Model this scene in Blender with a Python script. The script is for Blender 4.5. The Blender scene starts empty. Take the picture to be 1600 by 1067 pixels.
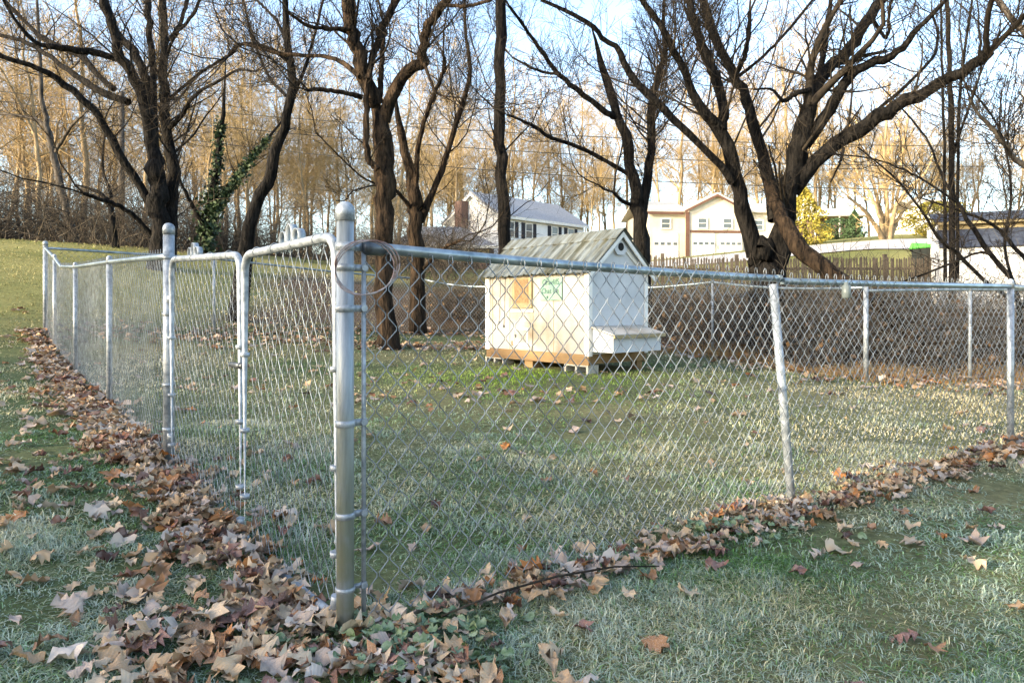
import bpy, bmesh, math, random
import numpy as np
from mathutils import Vector, Matrix
rng = np.random.default_rng(7)
random.seed(7)
SC = bpy.context.scene
COL = SC.collection
R = math.radians
# ------------------------------------------------------------------ camera, sky, sun, exposure
F, YH, CZ = 1067.0, 480.0, 1.0          # focal length in photo pixels, horizon row, camera height
cam = bpy.data.objects.new('camera', bpy.data.cameras.new('camera'))
COL.objects.link(cam)
cam.location = (0, 0, CZ); cam.rotation_euler = (R(90), 0, 0)
cam.data.sensor_width = 36; cam.data.lens = 36 * F / 1600
cam.data.shift_y = -(533.5 - YH) / 1600
cam.data.clip_start = 0.05; cam.data.clip_end = 2000
SC.camera = cam
SUN_EL = 15.0
SUN_TO = Vector((-0.86, -0.51, 0)).normalized()      # horizontal direction towards the sun
w = bpy.data.worlds.new('World'); SC.world = w; w.use_nodes = True
nt = w.node_tree
sky = nt.nodes.new('ShaderNodeTexSky'); sky.sky_type = 'NISHITA'; sky.sun_disc = False
sky.sun_elevation = R(SUN_EL); sky.sun_rotation = math.atan2(SUN_TO.x, SUN_TO.y)
sky.air_density = 0.9; sky.dust_density = 1.8; sky.ozone_density = 0.7
bg = nt.nodes['Background']; bg.inputs['Strength'].default_value = 0.15
nt.links.new(sky.outputs[0], bg.inputs['Color'])
sl = bpy.data.lights.new('sun', 'SUN'); sl.energy = 2.5; sl.angle = R(0.6); sl.color = (1.0, 0.86, 0.62)
so = bpy.data.objects.new('sun', sl); COL.objects.link(so)
ce, se = math.cos(R(SUN_EL)), math.sin(R(SUN_EL))
so.rotation_euler = Vector((SUN_TO.x * ce, SUN_TO.y * ce, se)).to_track_quat('Z', 'Y').to_euler()
SC.view_settings.view_transform = 'Standard'; SC.view_settings.look = 'None'
SC.view_settings.exposure = 2.35; SC.view_settings.gamma = 1.0
SC.cycles.max_bounces = 5; SC.cycles.use_denoising = True

# ------------------------------------------------------------------ materials
def C4(c): return (c[0], c[1], c[2], 1)
def mat(name, base, var=None, scale=8.0, rough=0.8, metal=0.0, bump=0.0, bscale=None, stretch=(1, 1, 1), coord='Object', spec=0.3, detail=6.0, extra=None, contrast=(0.35, 0.65)):
    m = bpy.data.materials.new(name); m.use_nodes = True
    n = m.node_tree.nodes; L = m.node_tree.links; b = n['Principled BSDF']
    b.inputs['Roughness'].default_value = rough; b.inputs['Metallic'].default_value = metal
    b.inputs['Specular IOR Level'].default_value = spec
    b.inputs['Base Color'].default_value = C4(base)
    if var is not None or bump:
        tc = n.new('ShaderNodeTexCoord'); mp = n.new('ShaderNodeMapping'); mp.inputs['Scale'].default_value = stretch
        L.new(tc.outputs[coord], mp.inputs[0])
        no = n.new('ShaderNodeTexNoise'); no.inputs['Scale'].default_value = scale; no.inputs['Detail'].default_value = detail
        no.inputs['Roughness'].default_value = 0.65
        L.new(mp.outputs[0], no.inputs['Vector'])
        if var is not None:
            cr = n.new('ShaderNodeValToRGB')
            cr.color_ramp.elements[0].position = contrast[0]; cr.color_ramp.elements[1].position = contrast[1]
            cr.color_ramp.elements[0].color = C4(base); cr.color_ramp.elements[1].color = C4(var)
            L.new(no.outputs[0], cr.inputs[0]); L.new(cr.outputs[0], b.inputs['Base Color'])
            m['ramp'] = cr.name
        if bump:
            bn = n.new('ShaderNodeTexNoise'); bn.inputs['Scale'].default_value = bscale or scale * 3; bn.inputs['Detail'].default_value = 5
            L.new(mp.outputs[0], bn.inputs['Vector'])
            bp = n.new('ShaderNodeBump'); bp.inputs['Strength'].default_value = bump; bp.inputs['Distance'].default_value = 0.02 if bump < .9 else .07
            L.new(bn.outputs[0], bp.inputs['Height']); L.new(bp.outputs[0], b.inputs['Normal'])
    return m
def attr_mat(name, rough=0.75, spec=0.2, trans=0.0, frost=None):
    m = bpy.data.materials.new(name); m.use_nodes = True
    n = m.node_tree.nodes; L = m.node_tree.links; b = n['Principled BSDF']
    a = n.new('ShaderNodeAttribute'); a.attribute_name = 'Col'
    src = a.outputs['Color']
    if frost:
        tc = n.new('ShaderNodeTexCoord'); no = n.new('ShaderNodeTexNoise'); no.inputs['Scale'].default_value = frost[1]
        L.new(tc.outputs['Object'], no.inputs['Vector'])
        rp = n.new('ShaderNodeMapRange'); rp.inputs[1].default_value = 0.45; rp.inputs[2].default_value = 0.75; rp.inputs[4].default_value = frost[2]
        L.new(no.outputs[0], rp.inputs[0])
        mx = n.new('ShaderNodeMix'); mx.data_type = 'RGBA'; L.new(rp.outputs[0], mx.inputs[0]); L.new(src, mx.inputs[6]); mx.inputs[7].default_value = C4(frost[0])
        src = mx.outputs[2]
    L.new(src, b.inputs['Base Color'])
    b.inputs['Roughness'].default_value = rough; b.inputs['Specular IOR Level'].default_value = spec
    if trans:
        t = n.new('ShaderNodeBsdfTranslucent'); L.new(src, t.inputs[0]); ms = n.new('ShaderNodeMixShader'); ms.inputs[0].default_value = trans
        L.new(b.outputs[0], ms.inputs[1]); L.new(t.outputs[0], ms.inputs[2]); L.new(ms.outputs[0], n['Material Output'].inputs[0])
    return m
M = {}
M['galv'] = mat('galvanised_steel', (0.15, 0.17, 0.19), (0.38, 0.41, 0.44), 26, 0.45, 0.35, 0.08, 60, spec=0.5)
M['rail'] = mat('rail_steel', (0.14, 0.18, 0.20), (0.36, 0.41, 0.44), 10, 0.38, 0.7, 0.05, 60, spec=0.5)
M['wire'] = mat('fence_wire', (0.07, 0.08, 0.09), (0.28, 0.31, 0.34), 12, 0.45, 0.35, spec=0.5)
M['dark_metal'] = mat('dark_metal', (0.05, 0.055, 0.06), (0.12, 0.13, 0.14), 20, 0.45, 0.6)
# the old post: algae stain creeping up from the ground
m = mat('stained_post', (0.11, 0.13, 0.145), (0.35, 0.38, 0.40), 24, 0.45, 0.35, 0.1, 50, stretch=(1, 1, .08))
n = m.node_tree.nodes; L = m.node_tree.links
tc = n.new('ShaderNodeTexCoord'); sx = n.new('ShaderNodeSeparateXYZ'); L.new(tc.outputs['Object'], sx.inputs[0])
no = n.new('ShaderNodeTexNoise'); no.inputs['Scale'].default_value = 9; no.inputs['Detail'].default_value = 8; L.new(tc.outputs['Object'], no.inputs[0])
mr = n.new('ShaderNodeMapRange'); mr.inputs[1].default_value = 0.95; mr.inputs[2].default_value = 0.15; L.new(sx.outputs[2], mr.inputs[0])
mm = n.new('ShaderNodeMath'); mm.operation = 'MULTIPLY'; L.new(mr.outputs[0], mm.inputs[0])
rr = n.new('ShaderNodeMapRange'); rr.inputs[1].default_value = 0.3; rr.inputs[2].default_value = 0.55; rr.inputs[4].default_value = 0.85; L.new(no.outputs[0], rr.inputs[0]); L.new(rr.outputs[0], mm.inputs[1])
mx = n.new('ShaderNodeMix'); mx.data_type = 'RGBA'; L.new(mm.outputs[0], mx.inputs[0]); L.new(n[m['ramp']].outputs[0], mx.inputs[6]); mx.inputs[7].default_value = (0.19, 0.20, 0.12, 1)
L.new(mx.outputs[2], n['Principled BSDF'].inputs['Base Color']); M['stained'] = m
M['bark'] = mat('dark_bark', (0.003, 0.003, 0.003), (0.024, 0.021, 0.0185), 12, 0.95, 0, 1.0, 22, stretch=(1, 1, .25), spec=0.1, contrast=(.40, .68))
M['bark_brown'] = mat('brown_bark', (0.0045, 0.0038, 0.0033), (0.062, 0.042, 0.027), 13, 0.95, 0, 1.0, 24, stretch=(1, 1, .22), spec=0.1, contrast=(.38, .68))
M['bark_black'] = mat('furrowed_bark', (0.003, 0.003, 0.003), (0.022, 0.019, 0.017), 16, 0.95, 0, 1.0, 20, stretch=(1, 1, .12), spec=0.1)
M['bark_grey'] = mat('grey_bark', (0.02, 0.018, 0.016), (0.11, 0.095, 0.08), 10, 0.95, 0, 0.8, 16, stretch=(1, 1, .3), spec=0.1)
M['bark_far'] = mat('sunlit_bark', (0.12, 0.09, 0.055), (0.34, 0.26, 0.155), 4, 0.95, 0, 0.3, 12, stretch=(1, 1, .3), spec=0.1)  # warm sunlight on the far trunks is put into this colour
M['twig'] = mat('twig_bark', (0.008, 0.007, 0.006), (0.045, 0.036, 0.027), 3, 0.95, spec=0.1)
M['twig_far'] = mat('sunlit_twigs', (0.23, 0.165, 0.08), (0.43, 0.32, 0.165), 0.7, 0.95, spec=0.1)  # golden sunlight on the far twigs is put into this colour
M['bramble'] = mat('bramble_stems', (0.010, 0.009, 0.0075), (0.13, 0.107, 0.082), 5, 0.95, spec=0.1)
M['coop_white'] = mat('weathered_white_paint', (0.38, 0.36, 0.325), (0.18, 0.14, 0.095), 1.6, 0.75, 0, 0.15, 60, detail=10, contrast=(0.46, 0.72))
M['coop_gable'] = mat('shaded_gable_white', (0.52, 0.53, 0.54), (0.42, 0.43, 0.44), 3, 0.7, 0, 0.05, 60)  # coop white with the shaded gable's cool tone put into its colour
M['trim_white'] = mat('white_trim', (0.74, 0.73, 0.70), (0.6, 0.57, 0.5), 6, 0.7)
M['tin'] = mat('weathered_tin', (0.24, 0.27, 0.27), (0.095, 0.092, 0.06), 7, 0.5, 0.3, 0.05, 40, stretch=(.3, 1.6, .3), detail=10, contrast=(0.38, 0.60))
M['lumber'] = mat('treated_lumber', (0.26, 0.165, 0.075), (0.14, 0.085, 0.04), 6, 0.8, 0, 0.2, 40, stretch=(1, .15, 1))
M['osb'] = mat('tan_board', (0.30, 0.20, 0.10), (0.16, 0.095, 0.045), 26, 0.85, 0, 0.2, 50)
M['board_frame'] = mat('board_frame', (0.33, 0.27, 0.15), (0.23, 0.18, 0.10), 8, 0.8)
M['mint'] = mat('mint_sign', (0.17, 0.30, 0.24), (0.23, 0.33, 0.24), 7, 0.7)
M['ink'] = mat('dark_ink', (0.02, 0.055, 0.06), rough=0.8)
M['black'] = mat('vent_shade_black', (0.012, 0.012, 0.012), rough=0.9)  # painted black for the shade inside the coop vent
M['block'] = mat('concrete_block', (0.30, 0.28, 0.24), (0.42, 0.39, 0.33), 25, 0.95, 0, 0.4, 60)
M['siding'] = mat('white_siding', (0.78, 0.78, 0.76), (0.70, 0.70, 0.69), 3, 0.7)
M['cream'] = mat('cream_siding', (0.60, 0.55, 0.45), (0.53, 0.48, 0.39), 2, 0.8)
M['brick'] = mat('brick', (0.17, 0.105, 0.085), (0.11, 0.07, 0.06), 12, 0.9, 0, 0.3, 40)
M['rust_trim'] = mat('rust_red_trim', (0.14, 0.075, 0.05), (0.11, 0.055, 0.04), 5, 0.7)
M['shingle'] = mat('grey_shingle', (0.24, 0.24, 0.25), (0.36, 0.35, 0.35), 6, 0.9, 0, 0.3, 40)
M['shingle_navy'] = mat('navy_shingle', (0.022, 0.028, 0.045), (0.06, 0.07, 0.095), 9, 0.85, 0, 0.4, 40)
M['shingle_tan'] = mat('tan_shingle', (0.44, 0.40, 0.34), (0.54, 0.50, 0.43), 6, 0.9, 0, 0.2, 40)
M['glass'] = mat('window_glass', (0.10, 0.12, 0.13), rough=0.08, spec=0.6)
M['shutter'] = mat('black_shutter', (0.014, 0.015, 0.022), rough=0.6)
M['picket'] = mat('weathered_picket', (0.04, 0.034, 0.028), (0.13, 0.105, 0.08), 9, 0.9, 0, 0.2, 40, stretch=(1, 1, .2))
M['bin_body'] = mat('bin_plastic', (0.02, 0.024, 0.022), rough=0.55)
M['bin_lid'] = mat('green_lid_plastic', (0.10, 0.42, 0.07), (0.08, 0.34, 0.06), 6, 0.45)
M['road'] = mat('pale_asphalt', (0.34, 0.32, 0.30), (0.42, 0.40, 0.38), 2, 0.9, 0, 0.2, 60)
M['cable'] = mat('cable', (0.03, 0.03, 0.03), rough=0.7)
M['copper'] = mat('wire_loop', (0.20, 0.11, 0.09), (0.35, 0.33, 0.33), 20, 0.5, 0.4)
M['grass'] = attr_mat('grass_blades', 0.7, 0.15, 0.25)
M['leaf_stuff'] = attr_mat('leaf_litter', 0.75, 0.2, 0.15, ((0.52, 0.47, 0.43), 25, 0.30))
M['ivy'] = mat('ivy_leaf', (0.012, 0.026, 0.010), (0.04, 0.068, 0.028), 6, 0.6)
M['ground_ivy'] = mat('frosted_ivy_leaf', (0.055, 0.10, 0.03), (0.22, 0.27, 0.17), 38, 0.65)
M['gold'] = mat('golden_evergreen', (0.17, 0.15, 0.025), (0.32, 0.27, 0.045), 3, 0.8)
M['evergreen'] = mat('dark_evergreen', (0.025, 0.05, 0.02), (0.06, 0.10, 0.04), 3, 0.8)
M['rustleaf'] = mat('clinging_rust_leaves', (0.15, 0.095, 0.045), (0.10, 0.055, 0.03), 3, 0.8)
M['jar'] = mat('grey_plastic', (0.12, 0.14, 0.14), (0.07, 0.085, 0.085), 12, 0.4)
LEAFP = [.15, .16, .06, .15, .10, .06, .13, .06, .10, .03]
# single leaves: colour by object
m = bpy.data.materials.new('single_leaf'); m.use_nodes = True
n = m.node_tree.nodes; L = m.node_tree.links
oi = n.new('ShaderNodeObjectInfo'); cr = n.new('ShaderNodeValToRGB'); cr.color_ramp.interpolation = 'CONSTANT'
LEAFC = [(0.37, 0.24, 0.13), (0.46, 0.34, 0.22), (0.15, 0.065, 0.035), (0.38, 0.29, 0.23), (0.25, 0.13, 0.06), (0.34, 0.145, 0.045), (0.41, 0.28, 0.16), (0.20, 0.10, 0.075), (0.50, 0.41, 0.33), (0.075, 0.037, 0.026)]
while len(cr.color_ramp.elements) < len(LEAFC): cr.color_ramp.elements.new(0.5)
for i, c in enumerate(LEAFC):
    cr.color_ramp.elements[i].position = i / len(LEAFC)
for i, c in enumerate(LEAFC): cr.color_ramp.elements[i].color = C4(c)

tc = n.new('ShaderNodeTexCoord'); no = n.new('ShaderNodeTexNoise'); no.inputs['Scale'].default_value = 28; no.inputs['Detail'].default_value = 6
L.new(tc.outputs['Object'], no.inputs[0]); rp = n.new('ShaderNodeMapRange'); rp.inputs[1].default_value = .45; rp.inputs[2].default_value = .75; rp.inputs[4].default_value = .30; L.new(no.outputs[0], rp.inputs[0])
mx = n.new('ShaderNodeMix'); mx.data_type = 'RGBA'; L.new(rp.outputs[0], mx.inputs[0]); L.new(oi.outputs['Color'], mx.inputs[6]); mx.inputs[7].default_value = (0.52, 0.47, 0.43, 1)
wv = n.new('ShaderNodeTexWave'); wv.bands_direction = 'Y'; wv.inputs['Scale'].default_value = 3.0; wv.inputs['Distortion'].default_value = 2
L.new(tc.outputs['Object'], wv.inputs[0]); bp = n.new('ShaderNodeBump'); bp.inputs['Strength'].default_value = .15; bp.inputs['Distance'].default_value = .01
L.new(wv.outputs['Fac'], bp.inputs['Height']); L.new(bp.outputs[0], n['Principled BSDF'].inputs['Normal'])
L.new(mx.outputs[2], n['Principled BSDF'].inputs['Base Color']); n['Principled BSDF'].inputs['Roughness'].default_value = .7; n['Principled BSDF'].inputs['Specular IOR Level'].default_value = .25
M['leaf'] = m

# ------------------------------------------------------------------ object helpers
def tag(o, label=None, cat=None, group=None, kind=None):
    if label: o['label'] = label
    if cat: o['category'] = cat
    if group: o['group'] = group
    if kind: o['kind'] = kind
    return o
def empty(name, loc=(0, 0, 0), rz=0.0):
    o = bpy.data.objects.new(name, None); COL.objects.link(o); o.empty_display_size = .1
    o.location = loc; o.rotation_euler = (0, 0, rz); return o
def link(name, me, m=None, parent=None):
    o = bpy.data.objects.new(name, me); COL.objects.link(o)
    if m is not None and not me.materials: me.materials.append(m)
    if parent is not None: o.parent = parent
    return o
def mesh_np(name, V, Q=None, T=None, col=None, smooth=False):
    me = bpy.data.meshes.new(name); V = np.asarray(V, np.float32).reshape(-1, 3)
    Q = np.zeros((0, 4), np.int32) if Q is None else np.asarray(Q, np.int32); T = np.zeros((0, 3), np.int32) if T is None else np.asarray(T, np.int32)
    me.vertices.add(len(V)); me.vertices.foreach_set('co', V.ravel())
    nl = Q.size + T.size; me.loops.add(nl); me.loops.foreach_set('vertex_index', np.concatenate([Q.ravel(), T.ravel()]))
    npol = len(Q) + len(T); me.polygons.add(npol)
    st = np.concatenate([np.arange(len(Q)) * 4, Q.size + np.arange(len(T)) * 3]).astype(np.int32)
    me.polygons.foreach_set('loop_start', st)
    if smooth: me.polygons.foreach_set('use_smooth', np.ones(npol, bool))
    if col is not None:
        a = me.color_attributes.new('Col', 'FLOAT_COLOR', 'POINT')
        c = np.ones((len(V), 4), np.float32); c[:, :3] = col; a.data.foreach_set('color', c.ravel())
    me.update(calc_edges=True); return me
def tubes(P, r, S, cap=False):
    """P (N,K,3), r (N,K) -> verts, quads"""
    P = np.asarray(P, float); r = np.asarray(r, float); N, K, _ = P.shape
    T = np.empty_like(P); T[:, 1:-1] = P[:, 2:] - P[:, :-2]; T[:, 0] = P[:, 1] - P[:, 0]; T[:, -1] = P[:, -1] - P[:, -2]
    T /= np.linalg.norm(T, axis=2, keepdims=True) + 1e-9
    mean = P[:, -1] - P[:, 0]; mean /= np.linalg.norm(mean, axis=1, keepdims=True) + 1e-9
    ref = np.where(np.abs(mean[:, 2:3]) > 0.8, np.array([[1., 0.13, 0]]), np.array([[0, 0, 1.]]))
    A = np.cross(T, ref[:, None, :]); A /= np.linalg.norm(A, axis=2, keepdims=True) + 1e-9
    B = np.cross(T, A)
    th = np.arange(S) * 2 * np.pi / S
    V = P[:, :, None, :] + r[:, :, None, None] * (np.cos(th)[None, None, :, None] * A[:, :, None, :] + np.sin(th)[None, None, :, None] * B[:, :, None, :])
    i = np.arange(N)[:, None, None] * K * S; k = np.arange(K - 1)[None, :, None] * S; s = np.arange(S)[None, None, :]; s2 = (s + 1) % S
    Q = np.stack([i + k + s, i + k + s2, i + k + S + s2, i + k + S + s], -1).reshape(-1, 4)
    return V.reshape(-1, 3), Q
def join(parts):
    Vs, Qs, o = [], [], 0
    for V, Q in parts: Vs.append(V); Qs.append(Q + o); o += len(V)
    return np.concatenate(Vs), np.concatenate(Qs)
def resample(pts, K):
    p = np.asarray(pts, float); n = len(p)
    if n == 2: return p[0] + (p[1] - p[0]) * np.linspace(0, 1, K)[:, None]
    q = np.vstack([2 * p[0] - p[1], p, 2 * p[-1] - p[-2]])
    u = np.linspace(0, n - 1, K); i = np.minimum(u.astype(int), n - 2); t = (u - i)[:, None]
    a, b, c, d = q[i], q[i + 1], q[i + 2], q[i + 3]
    return 0.5 * (2 * b + (c - a) * t + (2 * a - 5 * b + 4 * c - d) * t ** 2 + (3 * b - a - 3 * c + d) * t ** 3)
class MB:
    def __init__(s): s.V = []; s.Fc = []
    def add(s, V, Fc):
        o = len(s.V); s.V += [tuple(v) for v in V]; s.Fc += [tuple(i + o for i in f) for f in Fc]; return s
    def box(s, a, b, rot=None):
        x0, y0, z0 = a; x1, y1, z1 = b
        V = [(x0, y0, z0), (x1, y0, z0), (x1, y1, z0), (x0, y1, z0), (x0, y0, z1), (x1, y0, z1), (x1, y1, z1), (x0, y1, z1)]
        return s.add(V, [(0, 3, 2, 1), (4, 5, 6, 7), (0, 1, 5, 4), (1, 2, 6, 5), (2, 3, 7, 6), (3, 0, 4, 7)])
    def prism(s, poly, off):
        n = len(poly); o = Vector(off); V = [Vector(p) for p in poly] + [Vector(p) + o for p in poly]
        return s.add(V, [tuple(range(n))[::-1], tuple(range(n, 2 * n))] + [(i, (i + 1) % n, n + (i + 1) % n, n + i) for i in range(n)])
    def tube(s, pts, r, S=12, caps=True):
        K = len(pts); rr = r if hasattr(r, '__len__') else [r] * K
        V, Q = tubes(np.array([pts], float), np.array([rr], float), S)
        o = len(s.V); s.add(V, Q)
        if caps: s.Fc.append(tuple(o + i for i in range(S))[::-1]); s.Fc.append(tuple(o + (K - 1) * S + i for i in range(S)))
        return s
    def lathe(s, prof, S=16, c=(0, 0, 0)):
        V = []; K = len(prof)
        for r, z in prof:
            for i in range(S):
                a = 2 * math.pi * i / S; V.append((c[0] + r * math.cos(a), c[1] + r * math.sin(a), c[2] + z))
        Fc = [(k * S + i, k * S + (i + 1) % S, (k + 1) * S + (i + 1) % S, (k + 1) * S + i) for k in range(K - 1) for i in range(S)]
        return s.add(V, Fc + [tuple(range(S))[::-1], tuple((K - 1) * S + i for i in range(S))])
    def build(s, name, m, parent=None, smooth=False, bevel=0):
        me = bpy.data.meshes.new(name); me.from_pydata(s.V, [], s.Fc)
        bm = bmesh.new(); bm.from_mesh(me); bmesh.ops.recalc_face_normals(bm, faces=bm.faces)
        if bevel: bmesh.ops.bevel(bm, geom=bm.edges[:], offset=bevel, segments=1, affect='EDGES')
        bm.to_mesh(me); bm.free()
        if smooth:
            for p in me.polygons: p.use_smooth = len(p.vertices) == 4
        return link(name, me, m, parent)
def P3(px, py, d): return np.array([(px - 800) / F * d, d, CZ + (YH - py) / F * d])
def X(px, d): return (px - 800) / F * d
def snoise(x, y, sc, seed, n=7):
    r = np.random.default_rng(seed); v = 0
    for i in range(n):
        a = r.uniform(0, 2 * np.pi); k = sc * r.uniform(.5, 1.9); v = v + np.sin(k * (np.cos(a) * x + np.sin(a) * y) + r.uniform(0, 6.28))
    return v / math.sqrt(n)

# ------------------------------------------------------------------ terrain
def gp(px, py, d): return (X(px, d), d, CZ + (YH - py) / F * d)
CTRL = [(-.53, 2.17, -.05), (3.65, 5.0, -.02), (1.53, 3.7, -.08), (4.3, 8.3, .09), (5.7, 8.5, .07), (3.2, 10.9, .24), (-1.9, 10.7, .35), (.9, 8.1, .2), (-.36, 9.6, .235),
        (-1.92, 14.7, .45), (-4.8, 11, .62), (-6.56, 9.6, .68), (-5.96, 8.9, .46), (-4.77, 7.46, .27), (-3.29, 5.58, .19), (-1.95, 3.88, .13), (0, 1.6, -.06), (-1.5, 2.2, 0), (1.5, 1.8, -.08), (2, 6, .06), (-2, 6.5, .17),
        (-3.5, 8.5, .33), (0, 5, .06), (-7.5, 10, .81), (-5, 5, .25), (-7.5, 7, .5), (-9.4, 12.5, 1.55), (-13.5, 18, 2.72), (-13, 14, 2.15), (-20, 20, 3.2), (-9, 20, 2.6), (-6, 20, 2.2), (-1.9, 22, 1.95), (-4.5, 16, 1.25), (1.5, 22, 1.9), (1.2, 14, .5),
        (4.4, 22, 1.15), (9, 22, 1.1), (13.8, 22, 1.1), (4.5, 13, .25), (8, 13, .15), (12, 13, .2), (16, 20, 1.2), (24, 22, 1.4), (8, 8, -.05), (14, 6, -.2), (8, 3, -.15), (3.5, 2.2, -.06), (-4, 2, .1), (-4, -3, .1), (4, -3, -.1), (0, -8, .1), (-16, -6, .5), (-15, 3, .7), (18, -8, -.4), (-30, -25, .8), (30, -25, -.5), (-35, 5, 2), (40, 5, .2),
        gp(1350, 392, 33), gp(1400, 374, 40), gp(1400, 366, 50), gp(1100, 410, 35), gp(1100, 400, 58), gp(720, 422, 62), gp(880, 422, 68), gp(740, 428, 40), gp(960, 415, 60), gp(100, 385, 40), gp(300, 392, 40), gp(450, 405, 40), gp(-200, 372, 40), gp(1700, 380, 40), gp(2000, 380, 45), gp(500, 405, 70), gp(100, 388, 75), gp(1300, 372, 75), gp(900, 400, 100), gp(0, 390, 110), gp(1600, 375, 100), gp(2300, 400, 70),
        (-200, 120, 10), (200, 120, 10), (0, 200, 16), (-260, 350, 22), (260, 350, 22), (0, 400, 22), (-200, -100, 1), (200, -100, 0)]
CTRL = np.array(CTRL, float)
def _phi(r): return np.sqrt(r * r + 0.8)
_d = np.linalg.norm(CTRL[:, None, :2] - CTRL[None, :, :2], axis=2)
_n = len(CTRL); _A = np.zeros((_n + 1, _n + 1)); _A[:_n, :_n] = _phi(_d) - 0.15 * np.eye(_n); _A[:_n, _n] = 1; _A[_n, :_n] = 1
_W = np.linalg.solve(_A, np.append(CTRL[:, 2], 0))
def H(x, y):
    x = np.asarray(x, float); y = np.asarray(y, float); sh = x.shape; x = x.ravel(); y = y.ravel()
    out = np.empty(len(x))
    for i in range(0, len(x), 50000):
        xx = x[i:i + 50000]; yy = y[i:i + 50000]
        out[i:i + 50000] = _phi(np.hypot(xx[:, None] - CTRL[None, :, 0], yy[:, None] - CTRL[None, :, 1])) @ _W[:_n] + _W[_n]
    out = out + .012 * snoise(x, y, 4.0, 5) * np.exp(-(y / 60) ** 2)
    return out.reshape(sh)
def h(x, y): return float(H(np.array([x]), np.array([y]))[0])
u = np.linspace(-1, 1, 170); gx_ = 18 * np.sinh(u * 4.0) ; gx_ = gx_ * (420 / gx_[-1])
v = np.linspace(-.72, 1, 170); gy_ = np.sinh(v * 4.2); gy_ = gy_ * (430 / gy_[-1]) + 4
GX, GY = np.meshgrid(gx_, gy_)
GZ = H(GX, GY); nx = len(gx_)
idx = np.arange(nx * len(gy_)).reshape(len(gy_), nx)
Q = np.stack([idx[:-1, :-1], idx[:-1, 1:], idx[1:, 1:], idx[1:, :-1]], -1).reshape(-1, 4)
# bare soil, thatch and leaf litter colours, with a sunlit lawn tint painted in
def ground_col(x, y):
    a = snoise(x, y, .9, 11); b = snoise(x, y, 3.1, 12); g = snoise(x, y, .33, 13)
    t = np.clip(.5 + .35 * a + .25 * b, 0, 1)[:, None]
    c = np.array([.075, .105, .045]) * (1 - t) + np.array([.18, .165, .085]) * t
    wood = np.zeros(len(x))
    wood = np.maximum(wood, np.clip((np.hypot(x + 4, (y - 14.5)) < 0) * 1., 0, 1))
    # leaf-littered woodland floor beyond the back fence and on the far hill
    fence = np.interp(x, [-30, -9, -6.5, -4.8, -1.9, 0, 3.2, 4.3, 5.7, 9, 30], [24, 19, 19, 11.3, 14.0, 13.5, 10.6, 8.4, 8.6, 9, 10])
    wl = np.clip((y - fence + .4 * b) / 1.2, 0, 1)
    far = np.clip((y - np.interp(x, [-14, -8, 2, 6, 8], [60, 17.5, 19, 24, 24])) / 2, 0, 1) * np.clip(1 - np.maximum(-7 - .12 * (y - 20) - x, 0) / 3, 0, 1)
    wl = wl * (1 - far)
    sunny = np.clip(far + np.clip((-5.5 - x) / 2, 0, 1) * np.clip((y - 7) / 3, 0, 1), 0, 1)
    c = c * (1 - sunny[:, None]) + (np.array([.14, .145, .05]) + .10 * t * np.array([1, .75, .35])) * sunny[:, None]  # sunlit yellow-green put into the hill and far lawn colour
    brown = np.array([.085, .06, .042]) * (1 + .25 * b[:, None])
    return c * (1 - wl[:, None]) + brown * wl[:, None]
me = mesh_np('ground', np.stack([GX, GY, GZ], -1), Q, col=ground_col(GX.ravel(), GY.ravel()), smooth=True)
gm = attr_mat('soil_and_thatch', 0.95, 0.05)
n = gm.node_tree.nodes; L = gm.node_tree.links; b = n['Principled BSDF']
tc = n.new('ShaderNodeTexCoord'); no = n.new('ShaderNodeTexNoise'); no.inputs['Scale'].default_value = 24; no.inputs['Detail'].default_value = 9; no.inputs['Roughness'].default_value = .75
L.new(tc.outputs['Object'], no.inputs[0]); rp = n.new('ShaderNodeMapRange'); rp.inputs[1].default_value = .3; rp.inputs[2].default_value = .7; rp.inputs[3].default_value = .45; rp.inputs[4].default_value = 1.5; L.new(no.outputs[0], rp.inputs[0])
vm = n.new('ShaderNodeVectorMath'); vm.operation = 'SCALE'; L.new(n['Attribute'].outputs['Color'], vm.inputs[0]); L.new(rp.outputs[0], vm.inputs['Scale']); L.new(vm.outputs[0], b.inputs['Base Color'])
bp = n.new('ShaderNodeBump'); bp.inputs['Strength'].default_value = .8; bp.inputs['Distance'].default_value = .03; L.new(no.outputs[0], bp.inputs['Height']); L.new(bp.outputs[0], b.inputs['Normal'])
tag(link('ground', me, gm), kind='structure')
# pale road crossing the slope behind the picket fence
xs = np.linspace(6, 110, 90); V = []
for x in xs:
    c = 36.5 - .03 * (x - 20)
    for k in range(7): y = c - 3.2 + 6.4 * k / 6; V.append((x, y, 0))
V = np.array(V); V[:, 2] = H(V[:, 0], V[:, 1]) + .05
ii = np.arange(90 * 7).reshape(90, 7); Q = np.stack([ii[:-1, :-1], ii[1:, :-1], ii[1:, 1:], ii[:-1, 1:]], -1).reshape(-1, 4)
tag(link('road', mesh_np('road', V, Q, smooth=True), M['road']), kind='structure')

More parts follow.
